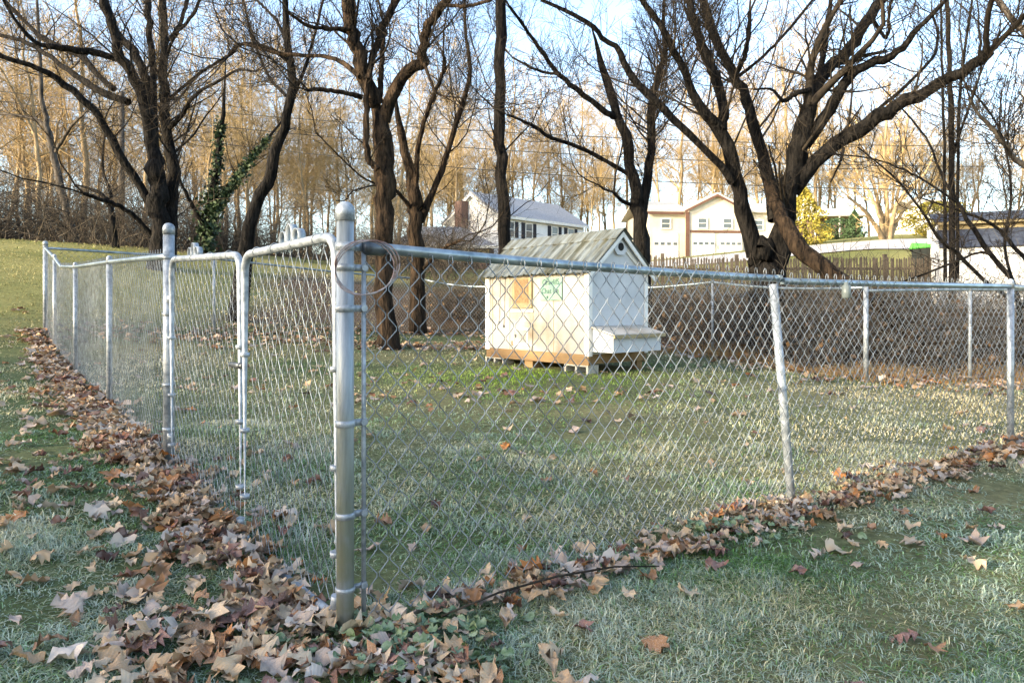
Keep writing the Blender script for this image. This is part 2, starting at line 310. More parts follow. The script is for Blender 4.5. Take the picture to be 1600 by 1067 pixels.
# ------------------------------------------------------------------ fences
def arc(c, r, a0, a1, n, ax, ay):
    return [np.array(c) + r * (math.cos(a0 + (a1 - a0) * i / n) * np.array(ax) + math.sin(a0 + (a1 - a0) * i / n) * np.array(ay)) for i in range(n + 1)]
def chain_link(path, Hh, Dh=.078, Dv=.088, r=.0016, S=4, top=None, rounded=True, knuckle=True, bulge=None):
    """path: polyline nodes (x,y,ztop); zigzag wires hung from it. top(s) lifts the upper edge."""
    p = np.asarray(path, float); seg = np.hypot(np.diff(p[:, 0]), np.diff(p[:, 1])); cs = np.concatenate([[0], np.cumsum(seg)]); Lt = cs[-1]
    N = max(3, int(Lt / (Dh / 2))); J = int(round(Hh / (Dv / 2)))
    k = np.arange(N - 1)[:, None]; j = np.arange(J + 1)[None, :]
    s = (k + (j + k) % 2) * Dh / 2; zz = -j * Dv / 2 + 0 * k
    off = np.where((j + k) % 2 == 1, .9, -.9) * r + 0 * s
    if rounded:
        f = .13
        s0 = s.copy(); z0 = zz.copy()
        sp = np.concatenate([s0[:, :1], s0[:, :-1]], 1); sn = np.concatenate([s0[:, 1:], s0[:, -1:]], 1)
        zp = np.concatenate([z0[:, :1], z0[:, :-1]], 1); zn = np.concatenate([z0[:, 1:], z0[:, -1:]], 1)
        s = np.stack([s0 + (sp - s0) * f, s0 + (sn - s0) * f], -1).reshape(N - 1, -1)
        zz = np.stack([z0 + (zp - z0) * f, z0 + (zn - z0) * f], -1).reshape(N - 1, -1)
        off = np.repeat(off, 2, axis=1)
    s = s + .003 * np.sin(s * 3.1 + zz * 5) ; s = np.clip(s, 0, Lt)
    def at(s, zz, off):
        x = np.interp(s, cs, p[:, 0]); y = np.interp(s, cs, p[:, 1]); z = np.interp(s, cs, p[:, 2]) + zz
        if top is not None: z = z + top(s)
        dx = np.interp(s, cs, np.append(np.diff(p[:, 0]) / seg, (np.diff(p[:, 0]) / seg)[-1])); dy = np.interp(s, cs, np.append(np.diff(p[:, 1]) / seg, (np.diff(p[:, 1]) / seg)[-1]))
        o = off + .006 * np.sin(s * 2.3 + zz * 4)
        if bulge is not None: o = o + bulge(s, zz)
        return np.stack([x + dy * o, y - dx * o, z], -1)
    parts = [tubes(at(s, zz, off), np.full(s.shape, r), S)]
    if knuckle:
        ks = np.arange(1, int(Lt / Dh)) * Dh
        hk = np.array([(-.002, 0), (-.007, .014), (-.001, .030), (.007, .027), (.009, .012), (.006, .002)])
        s = ks[:, None] + hk[None, :, 0]; z = hk[None, :, 1] + 0 * s
        parts.append(tubes(at(s, z, np.linspace(-.004, .004, 6)[None, :] + 0 * s), np.full(s.shape, r * 1.15), S))
    V, Q = join(parts); return mesh_np('chain_mesh', V, Q)
def post(parent, base, ztop, rad, m, lean=(0, 0), cap='dome', name='post', capm=None):
    x, y = base; zb = h(x, y) - .12
    o = MB().tube([(0, 0, -.12), (lean[0], lean[1], ztop - zb - .12)], rad, 20).build(name, m, parent, True)
    o.location = (x, y, zb + .12)
    if cap == 'dome':
        c = MB().lathe([(rad * 1.10, -.032), (rad * 1.10, 0), (rad * 1.02, rad * .45), (rad * .8, rad * .8), (rad * .45, rad * 1.03), (rad * .1, rad * 1.1)], 20, (lean[0], lean[1], ztop - zb - .12)).build('post_cap', capm or M['galv'], o, True)
    elif cap == 'loop':
        MB().lathe([(rad * 1.06, -.03), (rad * 1.06, .01), (rad * .9, .03), (rad * .5, .04), (rad * .1, .043)], 16, (lean[0], lean[1], ztop - zb - .12)).build('post_cap', capm or M['galv'], o, True)
    return o
def rail(parent, pts, rad, m=None, sag=0.0):
    P = []
    for a, b in zip(pts[:-1], pts[1:]):
        for t in np.linspace(0, 1, 9)[(0 if not P else 1):]:
            q = np.array(a) * (1 - t) + np.array(b) * t; q[2] -= sag * 4 * t * (1 - t); P.append(q)
    return MB().tube(P, rad, 14).build('top_rail', m or M['rail'], parent, True)
def band(parent, c, rad, z, dirv, hgt=.020, reach=.05, bolt=True):
    """strap round a post at c with an ear pointing along dirv"""
    m = MB(); m.lathe([(rad + .0005, 0), (rad + .004, .001), (rad + .004, hgt - .001), (rad + .0005, hgt)], 18, (c[0], c[1], z))
    d = np.array([dirv[0], dirv[1], 0.]); d /= np.linalg.norm(d); nn = np.array([-d[1], d[0], 0.])
    a = np.array([c[0], c[1], z]); q = [a + d * rad * .9 - nn * .004, a + d * (rad + reach) - nn * .004, a + d * (rad + reach) + nn * .004, a + d * rad * .9 + nn * .004]
    m.prism([tuple(v) for v in q], (0, 0, hgt)); o = m.build('tension_band', M['galv'], parent, True)
    if bolt:
        e = a + d * (rad + reach * .72) + np.array([0, 0, hgt / 2])
        MB().tube([e - nn * .014, e - nn * .006], .011, 10).tube([e - nn * .006, e + nn * .016], .005, 8).build('bolt', M['galv'], o, True)
    return o
MP = (-.53, 2.17); LP = (-1.95, 3.88); LEAN = (1.56, 3.73); RP = (3.65, 5.0)
# right-hand fence
fr = empty('chain_link_fence', (MP[0], MP[1], h(*MP)))
tag(fr, 'galvanized chain link fence from tall domed gate post to the leaning white post', 'fence')
def W(o, parent):        # keep world placement under a parent that has only a location
    o.parent = parent; o.location = Vector(o.location) - parent.location; return o
def under(root, fn):
    before = set(bpy.data.objects); fn(None)
    for o in bpy.data.objects:
        if o not in before and o.parent is None: W(o, root)
RZ = [(MP[0], MP[1], 1.193), (1.415, 3.60, 1.150), (1.43, 3.61, 1.138), (RP[0], RP[1], 1.152), (7.2, 7.35, 1.06)]
def build_right(_):
    p = post(None, MP, 1.305, .0275, M['stained'], name='gate_post')
    for z, rch in ((.985, .045), (.62, .045)): band(p, (0, 0), .0275, z - h(*MP), (.83, .56), .022, rch)
    band(p, (0, 0), .0275, 1.180 - h(*MP), (.83, .56), .026, .03, False)
    band(p, (0, 0), .0275, 1.115 - h(*MP), (.83, .56), .022, .048)
    band(p, (0, 0), .0275, .33 - h(*MP), (.83, .56), .020, .045)
    band(p, (0, 0), .0275, .10 - h(*MP), (.83, .56), .014, .045)
    d = np.array([.828, .56])
    e = np.array([MP[0], MP[1]]) + d * .062
    MB().tube([(e[0], e[1], .02), (e[0], e[1], 1.19)], .0075, 8).build('tension_bar', M['galv'], None, True)
    a = np.array([MP[0] + d[0] * .055, MP[1] + d[1] * .055, 1.192]); b2 = a + np.array([d[0], d[1], -.01]) * .075
    MB().tube([a, a + (b2 - a) * .1, b2], [.017, .0245, .0235], 16).build('rail_cup', M['dark_metal'], None, True)
    s0 = np.array(RZ[0]) + np.array([d[0], d[1], 0]) * .09
    rail(None, [tuple(s0), RZ[1]], .0180, sag=.010); rail(None, [RZ[2], RZ[3]], .0180, sag=.004); rail(None, [RZ[3], RZ[4]], .018)
    MB().tube([np.array(RZ[1]) - (np.array(RZ[1]) - s0) * .012, np.array(RZ[1]) - (np.array(RZ[1]) - s0) * .002], .0195, 14).build('rail_sleeve', M['rail'], None, True)
    lp = post(None, (1.526, 3.70), 1.125, .0225, M['galv'], lean=(-.118, -.02), cap=None)
    post(None, RP, 1.165, .0225, M['galv'], cap='loop'); post(None, (6.3, 6.75), 1.09, .0225, M['galv'], cap='loop')
    V = chain_link([tuple(s0 - np.array([d[0], d[1], 0]) * .03)] + RZ[1:], 1.16, r=.0019, S=4, top=lambda s: np.interp(s, [0, .5, 1.2, 1.6, 9], [-.045, -.035, -.012, .014, .018]), bulge=lambda s, z: .018 + .012 * np.sin(s * 1.1))
    link('chain_mesh', V, M['wire'])
under(fr, build_right)
# left-hand fence running up the slope
LPATH = [(LP[0], LP[1], 1.29), (-3.29, 5.58, 1.37), (-4.77, 7.46, 1.44), (-5.55, 8.40, 1.50), (-5.96, 8.9, 1.64), (-6.56, 9.6, 1.83)]
fl = empty('chain_link_fence', (LP[0], LP[1], h(*LP)))
tag(fl, 'chain link fence beside the long leaf drift, dipping then climbing the slope', 'fence')
def build_left(_):
    p = post(None, LP, 1.445, .030, M['galv'], name='gate_post')
    for z in (1.27, .95, .55, .30): band(p, (0, 0), .030, z - h(*LP), (-.62, .78), .02, .03)
    for q, zt in (((-3.29, 5.58), 1.38), ((-4.77, 7.46), 1.45), ((-5.96, 8.9), 1.65)): post(None, q, zt, .0225, M['galv'], cap='loop')
    post(None, (-6.56, 9.6), 1.90, .030, M['galv'])
    rail(None, LPATH[:3], .0175, M['rail']); rail(None, LPATH[2:], .0175, M['rail'])
    link('chain_mesh', chain_link(LPATH, 1.14, r=.0014, S=4, top=lambda s: .015 + 0 * s), M['wire'])
under(fl, build_left)
# back fence: along the bank, then behind the coop and round to the thicket
def simple_fence(label, nodes, rad=.021, corner=(), Hh=1.12, sag=.0, S=3, r=.0024, tz=None):
    f = empty('chain_link_fence', (nodes[0][0], nodes[0][1], h(nodes[0][0], nodes[0][1]))); tag(f, label, 'fence')
    def go(_):
        for i, (x, y, z) in enumerate(nodes):
            if i in corner: post(None, (x, y), z + .05, .029, M['galv'])
            elif i >= 0 and (i not in skip): post(None, (x, y), z + .01, rad, M['galv'], cap='loop')
        rail(None, nodes, .0175, M['rail'], sag=sag)
        link('chain_mesh', chain_link(nodes, Hh, r=r, S=S, rounded=False), M['wire'])
    skip = {0} if tz is None else tz
    under(f, go); return f
BA = [(-6.56, 9.6, 1.83), (-4.8, 11.0, 1.78), (-3.3, 12.9, 1.66), (-1.92, 14.7, 1.60)]
simple_fence('back chain link fence below the sunny bank, between the upper corner and the dark thicket', BA)
BB = [(-1.92, 14.7, 1.60), (-.4, 14.0, 1.42), (1.2, 12.8, 1.36), (3.2, 10.9, 1.40), (4.3, 8.3, 1.24)]
simple_fence('sagging chain link fence passing close behind the white coop', BB, sag=.05, corner=(4,))
BC = [(4.3, 8.3, 1.20), (5.7, 8.5, 1.22), (8.0, 8.9, 1.22), (10.6, 9.3, 1.22)]
simple_fence('low chain link fence backed by brambles and dry orange weeds', BC)
# the double gate
def gate_leaf(a, b, zt, zb, label, ornament_t, latch):
    a = np.array(a); b = np.array(b); L_ = np.linalg.norm(b - a); d = (b - a) / L_
    g = empty('chain_link_gate', (a[0], a[1], h(a[0], a[1]))); tag(g, label, 'gate')
    def p(s, z): return np.array([a[0] + d[0] * s, a[1] + d[1] * s, z])
    def go(_):
        rr = .0165; R_ = .075; ax = (d[0], d[1], 0); up = (0, 0, 1)
        ring = [p(0, zb + R_)] + [p(0, zt[0] - R_)] + arc(p(R_, zt[0] - R_), R_, math.pi, math.pi / 2, 7, ax, up)[1:] + arc(p(L_ - R_, zt[1] - R_), R_, math.pi / 2, 0, 7, ax, up) + [p(L_, zb + R_)]
        MB().tube(ring, rr, 14).build('frame', M['galv'], None, True)
        ring = arc(p(L_ - R_, zb + R_), R_, 0, -math.pi / 2, 7, ax, up) + arc(p(R_, zb + R_), R_, -math.pi / 2, -math.pi, 7, ax, up)
        MB().tube(ring, rr * .995, 14).build('bottom_rail', M['galv'], None, True)
        link('chain_mesh', chain_link([tuple(p(.02, zt[0] - .04)), tuple(p(L_ - .02, zt[1] - .04))], min(zt) - zb - .06, Dh=.074, Dv=.086, r=.0015, S=5, knuckle=True), M['wire'])
        for s in (.0, L_):
            for k, z in enumerate((zb + .20, zb + .48, zb + .80)):
                q = p(s, z); MB().lathe([(rr, 0), (rr + .004, .001), (rr + .004, .017), (rr, .018)], 14, tuple(q)).build('tension_band', M['galv'], None, True)
        for s in np.linspace(.15, L_ - .15, 4):
            q = p(s, zt[0] + (zt[1] - zt[0]) * s / L_); t = arc(q, rr + .004, -.6, 4.6, 12, (-d[1] * .9 + .2 * d[0], d[0] * .9 + .2 * d[1], 0), up)
            MB().tube(t, .0019, 5).build('tie_wire', M['galv'], None, True)
        # three bent strap loops standing on the top rail
        for k, (o, hgt, wid) in enumerate(((-.062, .042, .062), (0, .064, .056), (.062, .042, .062))):
            s = L_ * ornament_t + o; z0 = zt[0] + (zt[1] - zt[0]) * s / L_ + rr * .8
            prof = [(-wid / 2 + .004, 0), (-wid / 2 * .98, hgt * .45), (-wid / 2 * .7, hgt * .8), (-wid / 2 * .3, hgt * .98), (0, hgt), (wid / 2 * .3, hgt * .98), (wid / 2 * .7, hgt * .8), (wid / 2 * .98, hgt * .45), (wid / 2 - .004, 0)]
            m = MB(); nn = np.array([-d[1], d[0], 0]); V = []
            for (q, z) in prof:
                c = p(s + q, z0 + z)
                for t_ in (0, 1):
                    cc = p(s + q * (1 - .09 * t_), z0 + z * (1 - .06 * t_)); V += [cc - nn * .014, cc + nn * .014]
            n_ = len(prof); Fc = []
            for i in range(n_ - 1):
                o0, o1 = i * 4, i * 4 + 4; Fc += [(o0, o1, o1 + 1, o0 + 1), (o0 + 2, o0 + 3, o1 + 3, o1 + 2), (o0, o0 + 2, o1 + 2, o1), (o0 + 1, o1 + 1, o1 + 3, o0 + 3)]
            m.add(V, Fc).build('strap_loop', M['galv'], None, True)
        if latch:
            q = p(L_, .62 + .13); nn = np.array([-d[1], d[0]])
            MB().tube([(q[0] - d[0] * .13, q[1] - d[1] * .13, q[2] - .004), (q[0] + d[0] * .04, q[1] + d[1] * .04, q[2])], .012, 8).lathe([(rr + .001, -.012), (rr + .006, -.011), (rr + .006, .011), (rr + .001, .012)], 14, (q[0], q[1], q[2])).build('latch', M['dark_metal'], None, True)
        for z in (zb + .25, zt[0] - .22):
            q = p(-.035, z); MB().lathe([(.014, -.02), (.017, -.018), (.017, .018), (.014, .02)], 12, tuple(q)).tube([p(-.045, z), p(.0, z)], .009, 8).build('hinge', M['galv'], None, True)
    under(g, go); return g
mm_ = np.array(MP); ll_ = np.array(LP); gv = (ll_ - mm_) / np.linalg.norm(ll_ - mm_)
gate_leaf(mm_ + gv * .065, mm_ + (ll_ - mm_) * .425, (1.232, 1.222), -.01, 'chain link gate leaf hinged on the tall domed post, loops on its top rail', .42, False)
gate_leaf(ll_ - gv * .065, mm_ + (ll_ - mm_) * .450, (1.265, 1.228), .02, 'chain link gate leaf with latch, hinged on the post by the leaf drift', .40, True)
# wire loop hung on the tall post
c = np.array([MP[0] + .075, MP[1] - .01, 1.122]); m = MB()
for k in range(3):
    a = np.linspace(0, 2 * math.pi, 26); r_ = .092 + .004 * k
    m.tube([(c[0] + r_ * 1.12 * math.cos(t) * .83 + .004 * k, c[1] - .045 + r_ * math.cos(t) * .35 + .006 * math.sin(2 * t + k), c[2] + (r_ - .004 * k) * .92 * math.sin(t + .1 * k)) for t in a], .0022, 6)
tag(m.build('wire_loop', M['copper'], None, True), 'loose loop of wire hanging round the tall domed gate post', 'wire')
m = MB(); q = np.array([1.87, 3.82, 1.09]); m.lathe([(.020, -.04), (.024, -.036), (.024, .03), (.012, .036), (.012, .05)], 14, tuple(q)).tube([tuple(q + np.array([0, 0, .045])), tuple(q + np.array([.01, -.02, .068]))], .002, 6)
tag(m.build('hanging_jar', M['jar'], None, True), 'small grey jar hanging from the fence rail past the leaning post', 'jar')

# ------------------------------------------------------------------ chicken coop
C0 = (.91, 8.1); gz = h(*C0)
coop = empty('chicken_coop', (C0[0], C0[1], .2), math.atan2(.645, .761))
tag(coop, 'small white wooden chicken coop with weathered metal roof and a mint sign', 'chicken coop')
WD, LN, ZB, ZE, ZP = 1.08, 1.97, .235, 1.275, 1.735
MB().box((0, 0, ZB), (.022, LN, ZE)).build('front_wall', M['coop_white'], coop)
MB().box((WD - .022, 0, ZB), (WD, LN, ZE)).build('back_wall', M['coop_white'], coop)
for y0, y1, nm in ((.003, .025, 'gable_wall'), (LN - .025, LN - .003, 'gable_wall')):
    MB().prism([(.024, y0, ZB), (WD - .024, y0, ZB), (WD - .024, y0, ZE), (WD / 2, y0, ZP - .02), (.024, y0, ZE)], (0, y1 - y0, 0)).build(nm, M['coop_gable'], coop)
for (x0, x1, y0, y1) in ((-.012, .05, -.014, -.001), (-.014, -.001, -.001, .06), (-.014, -.001, LN - .09, LN), (WD - .05, WD + .012, -.014, -.001)):
    MB().box((x0, y0, ZB - .02), (x1, y1, ZE - .01)).build('corner_board', M['trim_white'], coop)
# corrugated roof: two slopes of sheets and a ridge flashing
OV, OY = .09, .09
def roof_sheet(sgn, ya, yb, lift):
    V, Q = [], []; ny = int((yb - ya) / .0125); K = 5
    for i in range(ny + 1):
        y = ya + (yb - ya) * i / ny; c = (.5 + .5 * math.cos(y * 2 * math.pi / .15)) ** 6 * .024
        for k in range(K):
            t = k / (K - 1) * (1 + OV / (WD / 2)); x = WD / 2 - sgn * (WD / 2) * t; z = ZP + .015 + lift - (ZP - ZE) * t
            V.append((x - sgn * .7 * c, y, z + .72 * c + .003 * math.sin(y * 5 + k)))
    for i in range(ny):
        for k in range(K - 1): a = i * K + k; Q.append((a, a + 1, a + K + 1, a + K))
    n_ = len(V); V += [(x, y, z - .006) for x, y, z in V]
    Q += [tuple(n_ + j for j in q[::-1]) for q in Q]
    return MB().add(V, Q).build('roof_sheet', M['tin'], coop)
cuts = [-OY, .68, 1.37, LN + OY]
for sgn in (1, -1):
    for i in range(3): roof_sheet(sgn, cuts[i], cuts[i + 1] + (.02 if i < 2 else 0), .003 * (i % 2))
m = MB()
for sgn in (1, -1):
    a = (WD / 2, -OY - .01, ZP + .043); t = .30
    b_ = (WD / 2 - sgn * WD / 2 * t, -OY - .01, ZP + .043 - (ZP - ZE) * t)
    m.prism([a, b_, (b_[0], b_[1], b_[2] - .004), (a[0], a[1], a[2] - .005)], (0, LN + 2 * OY + .02, 0))
m.build('ridge_cap', M['tin'], coop)
for sgn in (1, -1):      # barge boards on the near gable
    a = np.array([WD / 2, -OY + .012, ZP - .005]); e = np.array([WD / 2 - sgn * (WD / 2 + OV - .01), -OY + .012, ZE - .095])
    MB().prism([tuple(a), tuple(e), tuple(e - np.array([0, 0, .055])), tuple(a - np.array([0, 0, .065]))], (0, .02, 0)).build('barge_board', M['trim_white'], coop)
    a = np.array([WD / 2, -.018, ZP - .08]); e = np.array([WD / 2 - sgn * WD / 2 * .98, -.018, ZE - .06])
    MB().prism([tuple(a), tuple(e), tuple(e - np.array([0, 0, .05])), tuple(a - np.array([0, 0, .075]))], (0, .014, 0)).build('gable_trim', M['trim_white'], coop)
MB().prism([(WD / 2, -.034, ZP - .09), (WD / 2 - .13, -.034, ZP - .21), (WD / 2 - .06, -.034, ZP - .29), (WD / 2 + .06, -.034, ZP - .29), (WD / 2 + .13, -.034, ZP - .21)], (0, .014, 0)).build('gable_plate', M['coop_gable'], coop)
MB().tube([(WD / 2, -.040, ZP - .19), (WD / 2, -.028, ZP - .19)], .05, 24).build('vent_shade_disc', M['black'], coop)  # black disc painted for the darkness inside the vent
# boarded window, hatch, pulls
w_ = MB().box((-.026, .99, .79), (-.001, 1.385, 1.185)).build('boarded_window', M['board_frame'], coop, bevel=.004)
MB().box((-.031, 1.05, .855), (-.024, 1.325, 1.165)).build('panel', M['osb'], w_)
MB().box((-.02, .97, .735), (-.001, 1.42, .765)).build('window_ledge', M['trim_white'], coop)
hd = MB().box((-.014, .985, ZB + .01), (-.001, 1.43, .60)).build('hatch_door', M['coop_white'], coop, bevel=.003)
for a, b_ in (((-.024, 1.06, .30), (-.012, 1.36, .33)), ((-.024, 1.06, .50), (-.012, 1.36, .53)), ((-.024, 1.06, .33), (-.012, 1.085, .50)), ((-.024, 1.335, .33), (-.012, 1.36, .50))):
    MB().box(a, b_).build('batten', M['trim_white'], hd)
MB().box((-.028, 1.30, .40), (-.020, 1.33, .44)).build('hinge', M['dark_metal'], hd)
MB().box((-.028, 1.36, .29), (-.015, 1.39, .35)).build('latch', M['lumber'], hd)
for y, z in ((1.66, .60), (1.56, .55)):
    MB().tube([(-.008, y - .02, ZE - .05), (-.010, y, z + .1), (-.010, y + .01, z)], .003, 6).lathe([(.004, -.03), (.011, -.02), (.011, .0), (.004, .01)], 8, (-.010, y + .01, z)).build('pull_cord', M['dark_metal'], coop)
for y in (.60, .985, 1.45, 1.82): MB().box((-.0035, y - .003, ZB), (.01, y + .003, ZE)).build('panel_seam', M['board_frame'], coop)
# nest box with sloping lid
nb = MB().prism([(.05, -.001, .27), (.05, -.34, .27), (.05, -.34, .46), (.05, -.001, .545)], (.88, 0, 0)).build('nest_box', M['coop_gable'], coop)
MB().prism([(.02, .0, .558), (.02, -.385, .468), (.02, -.385, .486), (.02, .0, .576)], (.94, 0, 0)).build('nest_box_lid', M['coop_white'], nb)
MB().box((.02, -.392, .44), (.96, -.372, .478)).build('lid_edge', M['board_frame'], nb)
# floor frame
for a, b_ in (((.002, .004, .105), (.04, LN - .004, ZB)), ((WD - .04, .004, .105), (WD, LN - .004, ZB)), ((.04, .006, .12), (WD - .04, .044, ZB)), ((.04, LN - .044, .12), (WD - .04, LN - .006, ZB))):
    MB().box(a, b_).build('floor_beam', M['lumber'], coop)
MB().box((.02, .02, ZB + .001), (WD - .02, LN - .02, ZB + .02)).build('floor_board', M['lumber'], coop)
MB().box((WD - .13, .05, -.06), (WD - .03, .15, .12)).build('support_leg', M['lumber'], coop)
# sign
sg = MB().box((-.020, .435, .885), (-.002, .83, 1.175)).build('sign_board', M['mint'], coop, bevel=.003)
def text(body, y, z, size, parent, xf=-.0215):
    cu = bpy.data.curves.new('lettering', 'FONT'); cu.body = body; cu.size = size; cu.align_x = 'CENTER'; cu.extrude = .0006; cu.resolution_u = 2; cu.offset = .0006
    t = bpy.data.objects.new('tmp', cu); COL.objects.link(t)
    dg = bpy.context.evaluated_depsgraph_get(); me = bpy.data.meshes.new_from_object(t.evaluated_get(dg)); bpy.data.objects.remove(t)
    o = link('lettering', me, M['ink'], parent); o.rotation_euler = (R(90), R(random.uniform(-2, 2)), R(-90)); o.location = (xf, y, z); return o
text('GravlifS', .632, 1.082, .100, sg); text('Chat Inn', .640, .975, .092, sg)
for y, z, s_ in ((.775, 1.07, .020), (.478, 1.075, .017), (.69, .925, .024)):
    st = [(-.0215, y + (s_ if i % 2 == 0 else s_ * .42) * math.sin(i * math.pi / 5), z + (s_ if i % 2 == 0 else s_ * .42) * math.cos(i * math.pi / 5)) for i in range(10)]
    MB().prism(st, (-.001, 0, 0)).build('star', M['ink'], sg)
# blocks under the coop
def cinder(lx, ly, rz, hgt, label, sx=.40, sy=.19, holes=True, mt='block'):
    q = coop.matrix_world @ Vector((lx, ly, 0)) if False else Vector((C0[0] + lx * .761 - ly * .645, C0[1] + lx * .645 + ly * .761, 0))
    z0 = h(q.x, q.y) - .03; ht = .2 + .107 - z0
    m = MB()
    if holes:
        for a, b_ in (((-sx / 2, -sy / 2, 0), (sx / 2, -sy / 2 + .03, ht)), ((-sx / 2, sy / 2 - .03, 0), (sx / 2, sy / 2, ht))): m.box(a, b_)
        for x in (-sx / 2, -.015, sx / 2 - .03): m.box((x, -sy / 2 + .03, .002), (x + .03, sy / 2 - .03, ht - .002))
        # laid on its side: the cells open sideways
        V = [(x, z - ht / 2, y + ht / 2) for x, y, z in m.V]; k_ = ht / sy
        m.V = [(x, y * (sy / ht), ht / 2 + (z - ht / 2) * k_) for x, y, z in V]
    else: m.box((-sx / 2, -sy / 2, 0), (sx / 2, sy / 2, ht))
    o = m.build('concrete_block' if mt == 'block' else 'wood_block', M[mt], None); o.location = (q.x, q.y, z0); o.rotation_euler = (0, 0, coop.rotation_euler.z + rz)
    tag(o, label, 'block'); return o
cinder(.10, .22, R(90), 0, 'hollow concrete block under the coop corner by the nest box')
cinder(.10, 1.80, R(90), 0, 'hollow concrete block under the coop end away from the nest box')
cinder(.10, 1.12, 0, 0, 'short wood block under the middle of the coop front beam', .12, .16, False, 'lumber')

# ------------------------------------------------------------------ trees
def grow(Pp, Rp, M_, K, lr, up, spread, rr, rmin, tmin=.25, r=None, lmax=9, curl=.25, tpow=1.0):
    """children on parent polylines Pp (N,Kp,3): returns (M_,K,3),(M_,K)"""
    r = r or rng; N, Kp, _ = Pp.shape
    ln = np.linalg.norm(np.diff(Pp, axis=1), axis=2).sum(1)
    pi = r.choice(N, M_, p=ln / ln.sum()); t = tmin + (1 - tmin) * r.random(M_) ** tpow
    u = t * (Kp - 1); i = np.minimum(u.astype(int), Kp - 2); f = (u - i)[:, None]
    pos = Pp[pi, i] * (1 - f) + Pp[pi, i + 1] * f; rad = Rp[pi, i] * (1 - f[:, 0]) + Rp[pi, i + 1] * f[:, 0]
    tan = Pp[pi, i + 1] - Pp[pi, i]; tan /= np.linalg.norm(tan, axis=1, keepdims=True) + 1e-9
    rv = r.normal(size=(M_, 3)); rv -= (rv * tan).sum(1, keepdims=True) * tan; rv /= np.linalg.norm(rv, axis=1, keepdims=True) + 1e-9
    d = tan * (1 - spread) + rv * spread * 1.2 + np.array([0, 0, up]); d /= np.linalg.norm(d, axis=1, keepdims=True)
    L_ = np.minimum(ln[pi], lmax) * lr * (1.15 - .6 * t) * r.uniform(.5, 1.3, M_)
    out = np.empty((M_, K, 3)); out[:, 0] = pos; step = L_ / (K - 1)
    for k in range(1, K):
        d = d + curl * r.normal(size=(M_, 3)) + np.array([0, 0, up * .35]); d /= np.linalg.norm(d, axis=1, keepdims=True)
        out[:, k] = out[:, k - 1] + d * step[:, None]
    r0 = np.clip(rad * rr, rmin, None) * r.uniform(.7, 1.1, M_)
    R_ = np.maximum(r0[:, None] * np.linspace(1, .35, K)[None, :], rmin * .8)
    return out, R_
